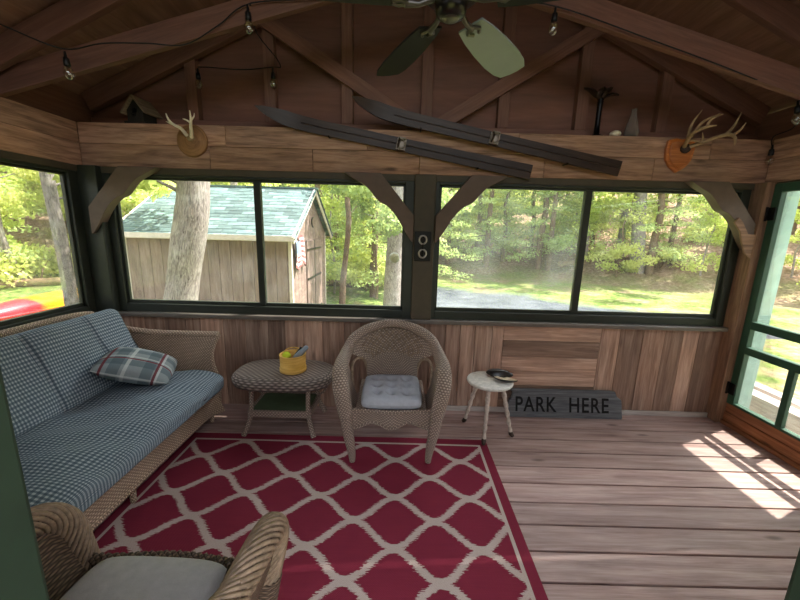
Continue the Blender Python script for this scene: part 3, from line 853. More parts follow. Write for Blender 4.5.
def softbox(mb, x0, x1, y0, y1, z0, z1, seams, Mx, n=(14, 48), r=.07, wob=.012):
    """rounded slab with seam grooves across y"""
    def fn(u, v):
        y = y0 + (y1 - y0) * v
        e = min(1, min(v, 1 - v) * (y1 - y0) / r); er = math.sqrt(max(0, 1 - (1 - e) ** 2))
        hw = (x1 - x0) / 2 - (1 - er) * r * .8; hz = (z1 - z0) / 2 * (.35 + .65 * er)
        a = 2 * PI * u
        ca, sa = math.cos(a), math.sin(a); p = 4.2
        k = (abs(ca) ** p + abs(sa) ** p) ** (-1 / p)
        x = ca * k * hw; z = sa * k * hz
        for sm in seams: z *= 1 - .30 * math.exp(-((y - sm) / .014) ** 2)
        z += wob * math.sin(y * 9.0 + x * 6) * (1 if sa > 0 else 0) + wob * .6 * math.sin(y * 23 - x * 14) * (1 if sa > 0 else 0)
        return Mx(Vector((x, y, z)))
    per = 2 * ((x1 - x0) + (z1 - z0))
    mb.grid(fn, n[0] * 4, n[1] * 2, cu=True, su=per, sv=y1 - y0, tint=.5)
    for vv in (0, 1):
        ring = [fn(i / 40, vv) for i in range(40)]; mb.add(ring, [tuple(range(40))] if vv else [tuple(range(39, -1, -1))], None, .5)
    return mb
b = MB(); cs = Vector((-1.80, 0, .415))
softbox(b, -.41, .41, SY0 + .06, SY1 - .055, -.075, .075, [], lambda p: cs + Vector((p.x, p.y, p.z - .028 * sstep(.15, .41, p.x))), n=(16, 60), r=.09, wob=.011)
b.build('seat_cushion', M_ging, t)
b = MB(); th = math.radians(66); cb = Vector((-2.185, 0, .70))
softbox(b, -.275, .275, SY0 + .05, SY1 - .02, -.075, .075, [1.12, 1.55, 1.98, 2.41], lambda p: cb + Vector((-p.x * math.cos(th) + p.z * math.sin(th), p.y, p.x * math.sin(th) + p.z * math.cos(th))), n=(14, 80), r=.08, wob=.009)
b.build('back_cushion', M_ging, t)
# plaid pillow leaning on the back cushion
b = MB(); Rp = Matrix.Rotation(math.radians(24), 3, 'Z') @ Matrix.Rotation(math.radians(20), 3, 'Y')
cp = Vector((-1.905, 2.43, .60))
cushion(b, .46, .50, .17, lambda p: cp + Rp @ p, None, .55, 24, corner=2.6)
tag(b.build('throw_pillow', M_plaid), 'grey plaid throw pillow with maroon lines on the checked sofa', 'pillow')

# ------------------------------------------------------------------ oval wicker table
TX, TY = -.925, 2.70
t = thing('wicker_side_table', 'oval wicker side table with lower shelf beside the sofa', 'side table', (TX, TY, 0))
def sq(a, rx, ry, p=3.0):
    c, s = math.cos(a), math.sin(a); k = (abs(c) ** p + abs(s) ** p) ** (-1 / p); return c * k * rx, s * k * ry
prof = [(0, .492), (.5, .492), (.80, .490), (.92, .484), (.985, .468), (1.0, .445), (.985, .42), (.955, .395), (.90, .392), (.5, .40), (0, .40)]
b = MB()
def tt(u, v):
    i = min(int(round(v * (len(prof) - 1))), len(prof) - 1); r, z = prof[i]
    x, y = sq(2 * PI * u, .40 * r, .245 * r); return (TX + x, TY + y, z)
n = 56; K = len(prof)
V = [Vector(tt(i / n, j / (K - 1))) for j in range(K) for i in range(n)]
F, U = [], []
for j in range(K - 1):
    for i in range(n):
        f = (j * n + i, j * n + (i + 1) % n, (j + 1) * n + (i + 1) % n, (j + 1) * n + i); F.append(f)
        if j < 3 or j > 7: U.append([(V[k].x, V[k].y) for k in f])
        else: U.append([(i / n * 2.0, prof[j][1] - prof[j][0] * .2), ((i + 1) / n * 2.0, prof[j][1] - prof[j][0] * .2), ((i + 1) / n * 2.0, prof[j + 1][1] - prof[j + 1][0] * .2), (i / n * 2.0, prof[j + 1][1] - prof[j + 1][0] * .2)])
b.add(V, F, U, .5, True); b.build('tabletop', M_wick_grey, t)
for sx in (-1, 1):
    for sy in (-1, 1):
        P = smooth_path([(TX + sx * .225, TY + sy * .14, .41), (TX + sx * .222, TY + sy * .15, .25), (TX + sx * .235, TY + sy * .17, .13), (TX + sx * .275, TY + sy * .205, .008)], 6)
        b = MB(); b.tube(P, resample([.019, .018, .018, .022], len(P)), 9, tint=.5); b.build('leg', M_wick, t)
    P = smooth_path([(TX + sx * .235, TY + .13, .20), (TX + sx * .29, TY + .13, .24), (TX + sx * .33, TY + .14, .33), (TX + sx * .34, TY + .14, .40)], 5)
    b = MB(); b.tube(P, .010, 7); b.build('bent_brace', M_wick, t)
b = MB(); b.box(TX - .235, TX + .235, TY - .155, TY + .155, .183, .197, .5); sh = b.build('shelf', M_shelfgreen, t)
b = MB()
b.box(TX - .25, TX + .25, TY - .175, TY - .15, .15, .205, .5); b.box(TX - .25, TX + .25, TY + .15, TY + .175, .15, .205, .5)
b.box(TX - .25, TX - .225, TY - .15, TY + .15, .15, .205, .5); b.box(TX + .225, TX + .25, TY - .15, TY + .15, .15, .205, .5)
b.build('shelf_edge', M_wick, t, bevel=.006)
# bucket with its contents
BX, BY, BZ = -.845, 2.665, .4925
t = thing('wooden_bucket', 'small honey yellow wooden bucket on the oval wicker table', 'bucket', (BX, BY, BZ))
b = MB(); b.lathe([(.0, .0), (.098, .0), (.104, .004), (.105, .032), (.099, .036), (.102, .135), (.104, .140), (.095, .141), (.092, .13), (.088, .02), (0, .018)], 28); b.build('bucket_body', M_honey, t, True)
b = MB(); b.tube(smooth_path([(-.10, 0, .12), (-.05, .055, .165), (.03, .06, .165), (.10, 0, .12)], 6), .005, 6); b.build('handle', M_honey, t, True)
b = MB().ball((BX - .045, BY - .015, BZ + .128), .033, 16); tag(b.build('ball', M_lime), 'lime green ball in the yellow wooden bucket', 'ball')
b = MB(); a0 = Vector((BX - .015, BY + .02, BZ + .065)); a1 = Vector((BX + .115, BY + .01, BZ + .20)); dd = (a1 - a0)
b.tube([a0, a0 + dd * .3, a0 + dd * .55, a0 + dd * .8, a0 + dd * .96, a1], [.018, .026, .024, .019, .018, .012], 12)
tag(b.build('pestle', M_bluegrey), 'blue grey rounded stick leaning out of the yellow bucket', 'stick')
b = MB(); a0 = Vector((BX - .02, BY + .05, BZ + .06)); a1 = Vector((BX + .055, BY + .06, BZ + .168))
b.tube([a0, a0.lerp(a1, .6), a1], [.016, .018, .015], 10)
tag(b.build('stick', M_black), 'dark stick behind the blue grey one in the bucket', 'stick')

# ------------------------------------------------------------------ white stool
SX, SYc = .742, 2.66
t = thing('stool', 'chipped white round stool beside the carved grey sign', 'stool', (SX, SYc, 0))
b = MB(); b.lathe([(0, .43), (.16, .43), (.178, .437), (.184, .447), (.18, .457), (.172, .460), (0, .460)], 32, (SX, SYc, 0)); b.build('seat', M_white, t)
for ang in (252, 338, 142):
    a = math.radians(ang); dx, dy = math.cos(a), math.sin(a)
    top = Vector((SX + dx * .10, SYc + dy * .10, .432)); bot = Vector((SX + dx * .205, SYc + dy * .205, .0))
    q = []; rr = []
    for i in range(25):
        s_ = i / 24; q.append(top.lerp(bot, s_ * .90))
        rr.append(.0185 + .0035 * math.sin(s_ * 34) * (1 if .15 < s_ < .95 else .3) - .004 * s_)
    b = MB(); b.tube(q, rr, 10); lg = b.build('leg', M_stoolleg, t)
    b = MB(); e = top.lerp(bot, .89); b.tube([e, e.lerp(bot, .4), bot + Vector((0, 0, .02))], [.016, .02, .017], 8)
    b.ball(bot + Vector((dx * .004, dy * .004, .0165)), .0165, 10)
    b.build('claw_foot', M_darkfoot, lg)
# open mussel-like shell
t = thing('seashell', 'open black and cream shell lying on the white stool', 'shell', (SX + .085, SYc + .01, .461))
def shell(mb, R, c, sg, L, W, D, cs):
    def fn(u, v):
        a = PI * u; r = v
        x = -L / 2 + L * u; w = W * (math.sin(PI * u) ** .6) * (1 - .25 * u)
        y = (v - .5) * 2 * w; z = sg * D * (math.sin(PI * u) ** .5) * (1 - (2 * v - 1) ** 2)
        return Vector(c) + R @ Vector((x, y, z))
    mb.grid(fn, 16, 10, su=L, sv=W, tint=cs); return mb
R1 = rot('Z', -14) @ rot('X', 24)
b = MB(); shell(b, R1, (.005, .045, .028), 1, .22, .06, .038, .5); b.build('upper_valve', M_shell, t, True)
R2 = rot('Z', -20) @ rot('X', -8)
b = MB(); shell(b, R2, (.03, -.045, .024), -1, .185, .062, .026, .5); b.build('lower_valve', M_shell, t, True)
b = MB(); shell(b, R2, (.03, -.045, .0275), -1, .175, .056, .021, .5); b.build('pearl_lining', M_cream, t, True)

# ------------------------------------------------------------------ sign
t = thing('carved_sign', 'weathered grey board sign carved PARK HERE leaning on the plank wall', 'sign', (1.5, 2.905, 0))
tilt = math.atan2(.062, .25); Rt = Matrix.Rotation(-tilt, 3, 'X')
poly = [(-.50, .012), (-.485, 0), (.51, 0), (.517, .012), (.512, .17), (.47, .20), (.455, .246), (.425, .25), (-.475, .25), (-.49, .238), (-.462, .218), (-.475, .17), (-.50, .15), (-.508, .08)]
b = MB(); b.prism(poly, 'y', -.018, .018)
b.v = [tuple(Rt @ Vector(p) + Vector((0, -.0, .004))) for p in b.v]
b.build('board', M_sign, t, True, bevel=.004)
for word, xa, xb in (('PARK', -.440, -.072), ('HERE', .042, .395)):
    cu = bpy.data.curves.new('lettering', 'FONT'); cu.body = word; cu.size = .165; cu.extrude = .0012; cu.offset = .0022; cu.space_character = 1.12
    tmp = bpy.data.objects.new('lettering_source', cu); COL.objects.link(tmp); bpy.context.view_layer.update()
    me = bpy.data.meshes.new_from_object(tmp.evaluated_get(bpy.context.evaluated_depsgraph_get()))
    bpy.data.objects.remove(tmp)
    xs = [v.co.x for v in me.vertices]; ys = [v.co.y for v in me.vertices]; x0_, w_, zlo, zh = min(xs), max(xs) - min(xs), min(ys), max(ys) - min(ys)
    for v in me.vertices:
        x = xa + (v.co.x - x0_) / w_ * (xb - xa); z = .052 + (v.co.y - zlo) / zh * .132
        v.co = Rt @ Vector((x, -.0190 - v.co.z, z)) + Vector((0, 0, .004))
    me.materials.clear(); me.materials.append(M_groove)
    o = bpy.data.objects.new('lettering', me); COL.objects.link(o); o.parent = t

# ------------------------------------------------------------------ iron hook bracket on the post
t = thing('iron_handle_plate', 'black iron plate with two ring pulls on the dark post between windows', 'handle plate', (.176, YB - .036, 1.37))
b = MB(); b.box(-.068, .068, -.012, 0, 0, .245); b.build('plate', M_black, t, True, bevel=.004)
for z in (.065, .178):
    b = MB(); b.tube([(.03 * math.cos(a * PI / 8), -.022 - .010 * abs(math.sin(a * PI / 16)), z + .034 * math.sin(a * PI / 8)) for a in range(16)], .008, 7, closed=True); b.build('ring_pull', M_ring_glint, t, True)
b = MB(); b.tube([(0, -.022, .02), (0, -.028, .12), (0, -.022, .225)], .010, 8); b.build('bar', M_black, t, True)

# thermometer on the glass
def m_milk(name, col):
    n = NT(name); d_ = n.n('ShaderNodeBsdfDiffuse'); d_.inputs[0].default_value = col; q = n.n('ShaderNodeBsdfTranslucent'); q.inputs[0].default_value = col
    mx = n.n('ShaderNodeMixShader'); mx.inputs[0].default_value = .7; n.t.links.new(d_.outputs[0], mx.inputs[1]); n.t.links.new(q.outputs[0], mx.inputs[2]); return n.done(mx.outputs[0])
t = thing('dial_thermometer', 'round pale dial thermometer on the window glass left of the post', 'thermometer', (-.058, YB + .052, 1.385))
b = MB(); b.lathe([(0, 0), (.044, 0), (.046, .006), (.046, .012), (0, .013)], 24, (0, 0, 0), rot('X', -90)); b.build('rim', m_milk('white_dial_plastic', C(206, 206, 198)), t, True)
b = MB(); b.lathe([(0, 0), (.036, 0), (.036, .002), (0, .002)], 20, (0, -.0022, 0), rot('X', -90)); b.build('dial', m_milk('cream_dial_face', C(236, 232, 214)), t, True)
b = MB(); b.bar((-.006, -.004, -.006), (.012, -.004, .014), .0016, .001, (0, 1, 0)); b.build('needle', M_darkfoot, t, True)

# ------------------------------------------------------------------ wooden corner braces
def brace_poly():
    low = smooth_path([(.56, .0, 0), (.515, .03, 0), (.46, .06, 0), (.39, .10, 0), (.33, .165, 0), (.285, .215, 0), (.225, .245, 0), (.165, .30, 0), (.115, .37, 0), (.07, .445, 0), (.012, .53, 0)], 4)
    return [(.27, 0)] + [(p.x, p.y) for p in low] + [(0, .53), (0, .32)]
for x, sg, nm in ((XL + .068, 1, 'brown scalloped wooden brace in the left corner, over the sofa'), (.093, -1, 'brown scalloped wooden brace on the left side of the middle post'),
                  (.272, 1, 'brown scalloped wooden brace on the right side of the middle post'), (XR - .078, -1, 'brown scalloped wooden brace in the right corner by the screen door')):
    t = thing('corbel_brace', nm, 'brace', (x, YB - .04, 2.06), 0, 'scalloped braces under the back beam')
    k = 1.0 if abs(x) < 1 else 1.03
    b = MB(); b.prism([(sg * u * k, -v) for u, v in brace_poly()], 'y', -.045, .038); b.build('brace_board', M_brace, t, True, bevel=.003)
    if x > 2:
        b = MB(); b.prism([(sg * u, -v) for u, v in [(.0, .40), (.06, .40), (.12, .31), (.16, .27), (.19, .31), (.13, .38), (.10, .46), (.06, .55), (.0, .60)]], 'y', -.062, -.046); b.build('split_scrap', M_post, t, True, bevel=.003)

# ------------------------------------------------------------------ skis on the beam
def ski(label, x0, z0, x1, z1, xb, yoff):
    t = thing('wooden_ski', label, 'ski', (x0, YB - yoff, z0), 0, 'old skis crossed over the back beam')
    L = math.hypot(x1 - x0, z1 - z0); ux, uz = (x1 - x0) / L, (z1 - z0) / L; nx_, nz_ = -uz, ux
    def fn(u, v, off):
        s_ = u * L; w = .056 * (1 - .12 * math.sin(PI * u)) * min(1, (s_ / .20) ** .6 if s_ > 0 else 0) 
        bend = .11 * max(0, 1 - s_ / .34) ** 2; sw = .03 * max(0, 1 - s_ / .5) ** 2
        c = (2 * v - 1) * w
        return Vector((ux * s_ + nx_ * (c + sw), -bend + off, uz * s_ + nz_ * (c + sw)))
    b = MB()
    b.grid(lambda u, v: fn(u, v, -.011), 44, 4, su=L, sv=.09, tint=.5); b.grid(lambda u, v: fn(u, v, .011), 44, 4, su=L, sv=.09, tint=.5, flip=True)
    for vv in (0, 1): b.grid(lambda u, v: fn(u, vv, -.011 + .022 * v), 44, 1, su=L, sv=.02, tint=.5)
    b.grid(lambda u, v: fn(1, v, -.011 + .022 * u), 1, 4, su=.02, sv=.09, tint=.5)
    b.tube([fn(i / 40, .5, -.012) for i in range(6, 41)], .005, 5, tint=.2)
    b.build('ski_board', M_ski, t, True)
    c = Vector((ux * xb * L, -.02, uz * xb * L)); R = Matrix(((ux, 0, nx_), (0, 1, 0), (uz, 0, nz_)))
    b = MB(); b.obox(c, (.075, .012, .085), R); 
    for k in (-1, 1): b.obox(c + R @ Vector((0, -.018, k * .043)), (.06, .03, .008), R)
    b.tube([c + R @ Vector((.03 * math.cos(a * PI / 6), -.03, .035 * math.sin(a * PI / 6))) for a in range(12)], .006, 6, closed=True)
    bd = b.build('binding', M_bind, t, True, bevel=.002)
    b = MB(); b.tube([c + R @ Vector((-.02, -.012 - .035 * math.sin(PI * i / 10), -.045 + .09 * i / 10)) for i in range(11)], .008, 6, flat=.5); b.build('toe_strap', M_leather, bd, True)
    for f in (.25, .8):
        b = MB(); q = Vector((ux * f * L, 0, uz * f * L)); b.tube([q + Vector((0, .011, -.055)), q + Vector((0, yoff - .0, -.055))], .006, 6); b.tube([q + Vector((0, .010, -.055)), q + Vector((0, -.022, -.058)), q + Vector((0, -.026, -.045))], .006, 6)
        b.build('peg', M_black, t, True)
ski('dark wooden ski hung lower on the beam, its tip over the left window', -1.13, 2.475, 1.02, 2.10, .515, .030)
ski('dark wooden ski hung higher on the beam, its end reaching right', -.40, 2.545, 1.705, 2.14, .522, .062)

# ------------------------------------------------------------------ antler mounts
def tine(mb, pts, r, n=8):
    P = smooth_path(pts, 6); mb.tube(P, resample(r, len(P)), n)
t = thing('antler_mount', 'pale antlers on a round brown plaque above the left window', 'antlers', (-1.685, YB - .001, 2.275))
b = MB(); b.lathe([(0, 0), (.115, 0), (.122, .006), (.122, .016), (.114, .024), (0, .024)], 30, (0, 0, 0), rot('X', 90)); b.build('plaque', M_plaque2, t, True)
b = MB(); b.ball((0, -.03, .02), .035, 12, (1, .5, .8)); b.build('skull_cap', M_antler_d, t, True)
for sg in (-1, 1):
    b = MB()
    if sg < 0:
        tine(b, [(-.02, -.045, .03), (-.035, -.09, .07), (-.06, -.14, .085), (-.075, -.17, .11), (-.085, -.18, .15)], [.013, .012, .010, .008, .003]); tine(b, [(-.06, -.14, .085), (-.09, -.14, .095), (-.115, -.14, .105)], [.008, .006, .002])
    else:
        tine(b, [(.016, -.045, .02), (.044, -.09, .045), (.070, -.14, .075), (.092, -.17, .115), (.094, -.18, .175)], [.014, .013, .011, .009, .003]); tine(b, [(.08, -.155, .095), (.055, -.165, .112), (.03, -.17, .118)], [.008, .006, .002]); tine(b, [(.09, -.165, .11), (.115, -.17, .135), (.122, -.17, .16)], [.007, .005, .002])
    b.build('antler', M_antler, t, True)
t = thing('antler_mount', 'many tined brown antlers on an orange shield plaque above the right window', 'antlers', (2.185, YB - .001, 2.255))
sh_ = [(-.10, .115), (-.045, .13), (0, .122), (.045, .13), (.10, .115), (.112, .05), (.10, -.03), (.06, -.085), (0, -.125), (-.06, -.085), (-.10, -.03), (-.112, .05)]
b = MB(); b.prism(sh_, 'y', -.028, 0); b.prism([(x * .8, z * .8) for x, z in sh_], 'y', -.04, -.026); b.build('plaque', M_plaque, t, True, bevel=.004)
b = MB(); b.ball((.02, -.05, .05), .04, 12, (1, .6, .9)); b.build('skull_cap', M_leather, t, True)
b = MB(); m = [(0, -.06, .06), (-.03, -.12, .09), (-.045, -.19, .13), (.0, -.25, .155), (.05, -.27, .16)]
tine(b, m, [.015, .015, .013, .010, .004])
for s_, e_ in (((-.03, -.12, .09), (.02, -.15, .30)), ((-.045, -.19, .13), (.10, -.22, .255)), ((-.03, -.15, .11), (.06, -.18, .185)), ((-.0, -.24, .15), (.09, -.26, .24)), ((-.02, -.11, .085), (.10, -.12, .075))):
    s_, e_ = Vector(s_), Vector(e_); tine(b, [s_, s_.lerp(e_, .45) + Vector((-.02, 0, .015)), e_], [.011, .009, .002])
b.build('antler', M_antler_d, t, True)
b = MB(); m = [(.04, -.06, .06), (.10, -.10, .085), (.17, -.15, .115), (.215, -.20, .12), (.225, -.24, .085), (.222, -.25, .035)]
tine(b, m, [.015, .014, .012, .013, .011, .005])
for s_, e_ in (((.20, -.18, .12), (.27, -.20, .275)), ((.222, -.21, .11), (.30, -.22, .20)), ((.09, -.10, .085), (.075, -.12, .15))):
    s_, e_ = Vector(s_), Vector(e_); tine(b, [s_, s_.lerp(e_, .45) + Vector((.012, 0, -.005)), e_], [.012, .009, .002])
b.build('antler', M_antler_d, t, True)

# ------------------------------------------------------------------ things standing on the beam
t = thing('birdhouse', 'small dark birdhouse with a pitched roof standing on the beam at far left', 'birdhouse', (-2.13, 3.085, 2.401), -.12)
b = MB(); b.prism([(-.07, .015), (.07, .015), (.07, .10), (0, .185), (-.07, .10)], 'y', -.07, .07); b.box(-.09, .09, -.085, .085, 0, .015); b.build('house_body', M_bird, t, True, bevel=.002)
b = MB()
for sg in (-1, 1): b.bar((sg * .105, 0, .072), (0, 0, .200), .19, .012, (0, 0, 1))
b.build('roof', M_birdroof, t, True)
b = MB(); b.tube([(0, -.069, .095), (0, -.0725, .095)], .02, 14); b.tube([(0, -.07, .06), (0, -.10, .06)], .005, 6); b.build('entrance_and_perch', M_black, t, True)
t = thing('candle_stand', 'tall dark stand with a flared leafy top on the beam', 'candlestick', (1.555, 3.07, 2.401))
b = MB(); b.lathe([(0, 0), (.05, 0), (.05, .008), (.022, .02), (.019, .10), (.02, .24), (.024, .262), (.018, .268), (.024, .275), (.016, .29), (0, .292)], 16); b.build('stem', M_black, t, True)
b = MB()
for k, (a, l, dz) in enumerate(((185, .15, .035), (350, .13, -.012), (250, .11, .01), (100, .10, .03), (300, .09, .02))):
    c_, s_ = math.cos(math.radians(a)), math.sin(math.radians(a))
    def lf(u, v, c_=c_, s_=s_, l=l, dz=dz):
        w = .035 * math.sin(PI * min(1, .12 + u * .88)) ; q = (2 * v - 1) * w
        return (c_ * l * u - s_ * q, s_ * l * u + c_ * q, .285 + .05 * math.sin(u * 2.2) + dz * u - .012 * (2 * v - 1) ** 2)
    b.grid(lf, 10, 4, su=.1, sv=.05); b.grid(lambda u, v: Vector(lf(u, v)) + Vector((0, 0, -.004)), 10, 4, su=.1, sv=.05, flip=True)
b.build('leaf_top', M_darkfoot, t, True)
def m_clear():
    n = NT('smoky_clear_glass'); tr = n.n('ShaderNodeBsdfTransparent'); tr.inputs[0].default_value = (.88, .86, .84, 1); gl = n.n('ShaderNodeBsdfPrincipled'); gl.inputs['Base Color'].default_value = C(150, 140, 132); gl.inputs['Roughness'].default_value = .15
    lw = n.n('ShaderNodeLayerWeight'); mx = n.n('ShaderNodeMixShader'); n.put(mx.inputs[0], n.math('ADD', .15, n.math('MULTIPLY', lw.outputs['Facing'], .6)))
    n.t.links.new(tr.outputs[0], mx.inputs[1]); n.t.links.new(gl.outputs[0], mx.inputs[2]); return n.done(mx.outputs[0])
M_clear = m_clear()
b = MB(); b.lathe([(0, 0), (.045, 0), (.053, .012), (.054, .045), (.042, .10), (.026, .15), (.019, .195), (.022, .215), (.018, .215), (.014, .19), (.022, .15), (.038, .10), (.05, .045), (.048, .014), (0, .01)], 22, (1.835, 3.07, 2.401)); tag(b.build('glass_bottle', M_clear), 'slender smoky glass bottle on the beam left of the right antlers', 'bottle')
b = MB(); b.ball((1.705, 3.065, 2.401 + .026), .04, 14, (1.1, 1, .65)); tag(b.build('pebble', M_antler), 'small rounded pale stone on the beam beside the glass bottle', 'stone')

# ------------------------------------------------------------------ ceiling fan
FX, FY, FZ = .158, 1.47, 2.40
t = thing('ceiling_fan', 'dark five blade ceiling fan hanging from the roof ridge', 'ceiling fan', (FX, FY, FZ))
b = MB(); b.lathe([(0, -.012), (.035, -.011), (.052, 0), (.058, .016), (.06, .04), (.085, .05), (.115, .075), (.12, .12), (.105, .165), (.05, .185), (.03, .2), (0, .2)], 30); b.build('motor_housing', M_fanm, t, True)
b = MB(); b.lathe([(0, -.016), (.022, -.015), (.034, -.010), (.036, -.004), (0, -.003)], 20); b.build('cap', M_fanl, t, True)
b = MB(); b.tube([(0, 0, .19), (0, 0, 1.40)], .014, 10); b.lathe([(0, 1.33), (.03, 1.33), (.07, 1.39), (.07, 1.43), (0, 1.43)], 18); b.build('downrod', M_fanm, t, True)
bp = [(.16, .052), (.24, .066), (.36, .078), (.50, .084), (.60, .078), (.655, .062), (.668, .02)]
for k in range(5):
    a = math.radians((54, 113, 187, 263, 336)[k]); R = Matrix.Rotation(a, 3, 'Z') @ Matrix.Rotation(math.radians(-13), 3, 'X')
    out = bp + [(x, -w) for x, w in reversed(bp)]
    b = MB(); b.prism(out, 'z', -.004, .004); b.v = [tuple(R @ Vector(p) + Vector((0, 0, .035))) for p in b.v]
    bl = b.build('blade', M_blade_lit if k == 0 else M_fan, t, True)
    b = MB(); b.tube([R @ Vector((.06, 0, 0)) + Vector((0, 0, .05)), R @ Vector((.12, 0, -.004)) + Vector((0, 0, .03)), R @ Vector((.17, 0, -.010)) + Vector((0, 0, .035))], [.012, .010, .014], 8)
    for sy in (-1, 1): b.tube([R @ Vector((.15, 0, -.010)) + Vector((0, 0, .035)), R @ Vector((.19, sy * .026, -.009)) + Vector((0, 0, .035)), R @ Vector((.215, sy * .012, -.008)) + Vector((0, 0, .035))], .008, 6)
    b.build('blade_iron', M_fanl, bl, True)

# ------------------------------------------------------------------ string lights
t = thing('string_lights', 'black cable of clear bulbs draped along the rafters and gable', 'string lights', (0, 2.5, 2.8))
cab = [(-2.35, 2.1, 2.72), (-2.19, 2.2, 2.66), (-2.03, 2.33, 2.625), (-1.80, 2.33, 2.66), (-1.55, 2.36, 2.68), (-1.36, 2.42, 2.705), (-1.15, 2.43, 2.82), (-.95, 2.43, 2.94), (-.5, 2.43, 2.98), (0, 2.42, 3.05), (.5, 2.43, 3.0), (.90, 2.43, 2.965), (1.5, 2.43, 2.80), (2.1, 2.44, 2.63), (2.62, 2.55, 2.52), (2.86, 2.80, 2.44), (2.88, 2.96, 2.41), (2.90, 2.97, 2.33)]
b = MB(); b.tube(smooth_path(cab, 6), .0042, 6); b.build('cable', M_rubber, t)
cab2 = [(-.95, 2.43, 2.94), (-1.06, 2.8, 2.96), (-1.02, 3.06, 2.92), (-1.0, 3.11, 2.87), (-1.06, 3.115, 2.87), (-1.3, 3.10, 2.84), (-1.55, 3.10, 2.85), (-1.66, 3.11, 2.855)]
b = MB(); b.tube(smooth_path(cab2, 6), .0042, 6); b.build('cable', M_rubber, t)
for (x, y, z, tx, ty) in ((-2.03, 2.33, 2.612, .06, 0), (-.965, 2.425, 2.925, .02, 0), (-1.66, 3.10, 2.84, .04, 0), (-1.06, 3.105, 2.86, 0, 0), (.885, 2.415, 2.955, -.02, 0), (2.60, 2.56, 2.53, .10, -.1), (2.885, 2.955, 2.35, 0, 0)):
    o_ = Vector((x, y, z)); dn = Vector((tx, ty, -1)).normalized(); R = Vector((0, 0, -1)).rotation_difference(dn).to_matrix()
    b = MB(); b.lathe([(0, 0), (.006, 0), (.008, -.03), (.016, -.036), (.018, -.075), (.013, -.08), (0, -.08)], 12, o_, R); sk_ = b.build('socket', M_rubber, t)
    b = MB(); b.lathe([(.012, -.078), (.02, -.09), (.0265, -.108), (.027, -.122), (.02, -.142), (.008, -.152), (0, -.153)], 16, o_, R); bb = b.build('bulb', M_bulb, sk_)
b = MB(); b.tube(smooth_path([(2.64, 2.55, 2.40), (2.665, 2.55, 2.36), (2.69, 2.56, 2.32), (2.70, 2.57, 2.29)], 4), .004, 6); b.build('loose_wire', M_white, t)

# ------------------------------------------------------------------ outdoors: ground
def hgt(x, y):
    r = math.hypot(x, y)
    h = -.60
    if r > 18.5: h += .30 * (r - 18.5) ** 1.06
    if x < -6: h += .10 * (-x - 6) if r > 9 else 0
    return h + .04 * math.sin(x * .9 + 1) * math.cos(y * .8)
b = MB(); n = 90
def gf(u, v):
    x = -48 + 96 * u; y = -14 + 66 * v
    return (x, y, hgt(x, y) - .0)
b.grid(gf, n, n, su=96, sv=66, tint=.5)
struct(b.build('ground', M_ground, origin=(0, 0, 0)), 'sunlit grassy yard rising into leaf covered woodland', 'ground')
def strip(name, pts, w, label, lift=.05):
    P = smooth_path([(x, y, 0) for x, y in pts], 8); b = MB()
    def fn(u, v):
        i = min(int(u * (len(P) - 1)), len(P) - 1); p = P[i]; d = (P[min(i + 1, len(P) - 1)] - P[max(i - 1, 0)]).normalized()
        q = p + Vector((-d.y, d.x, 0)) * (v - .5) * w * (1 + .12 * math.sin(i * .9 + v * 7))
        return (q.x, q.y, hgt(q.x, q.y) + lift)
    b.grid(fn, len(P) - 1, 4, su=10, sv=w, tint=.5); o = b.build(name, M_gravel, origin=(0, 0, 0)); struct(o, label, 'driveway')
if 0: strip('driveway', [(-.5, 13.5), (2.2, 12.2), (4.5, 11.2), (7.2, 9.3), (9.5, 6.5), (10.5, 2.5)], 2.2, 'pale gravel drive curving past the right window')

# ------------------------------------------------------------------ landing outside the screen door
b = MB(); y = .6
while y < 4.0:
    b.box(XR + .30, 4.18, y, y + .135, -.205, -.165); y += .142
b.box(XR + .30, 4.18, .6, 4.0, -.60, -.21)
struct(b.build('landing', M_sidedeck, bevel=.003, origin=(4, 2, -.6)), 'pale grey board landing outside the screen door', 'landing')
struct(MB().box(3.52, 3.66, .6, 4.1, -.165, .11).build('curb_rail', M_sidedeck, bevel=.006), 'weathered timber curb on the landing, nearest the screen door', 'curb')
struct(MB().box(4.20, 4.34, .6, 4.3, -.60, -.07).build('curb_rail', M_sidedeck, bevel=.006), 'weathered timber edging on the far side of the landing', 'curb')
struct(MB().box(XR + .14, XR + .275, 2.965, 3.10, -.60, 2.25).build('trim_17', M_teal, bevel=.004), 'pale teal painted post just outside the screen door', 'post')

# ------------------------------------------------------------------ shed
SX0, SX1, SYA, SYB, SZ0, SZE, SZR = -4.80, -1.93, 6.2, 9.0, -.62, 1.50, 2.30
t = thing('garden_shed', 'taupe board shed with a teal shingle roof outside the left back window', 'shed', ((SX0 + SX1) / 2, 7.6, SZ0))
b = MB(); b2 = MB(); x = SX0
while x < SX1 - .01:
    b.box(x + .004, min(x + .2, SX1) - .004, SYA, SYA + .03, SZ0, SZE + .02); b2.box(x + .004, min(x + .2, SX1) - .004, SYB - .03, SYB, SZ0, SZE + .02); x += .2
b.box(SX0 + .01, SX1 - .01, SYA + .02, SYA + .04, SZ0, SZE, .1); b.build('side_wall', M_siding, t); b2.build('side_wall', M_siding, t)
ym = (SYA + SYB) / 2
b = MB(); b2 = MB(); y = SYA
def zg(y): return SZE + (SZR - SZE) * (1 - abs(y - ym) / (ym - SYA))
while y < SYB - .01:
    a, c = y + .004, min(y + .2, SYB) - .004
    for x, bb_ in ((SX1 - .03, b), (SX0, b2)):
        bb_.prism([(a, SZ0), (c, SZ0), (c, zg(c)), ((a + c) / 2, zg((a + c) / 2)), (a, zg(a))], 'x', x, x + .03)
    y += .2
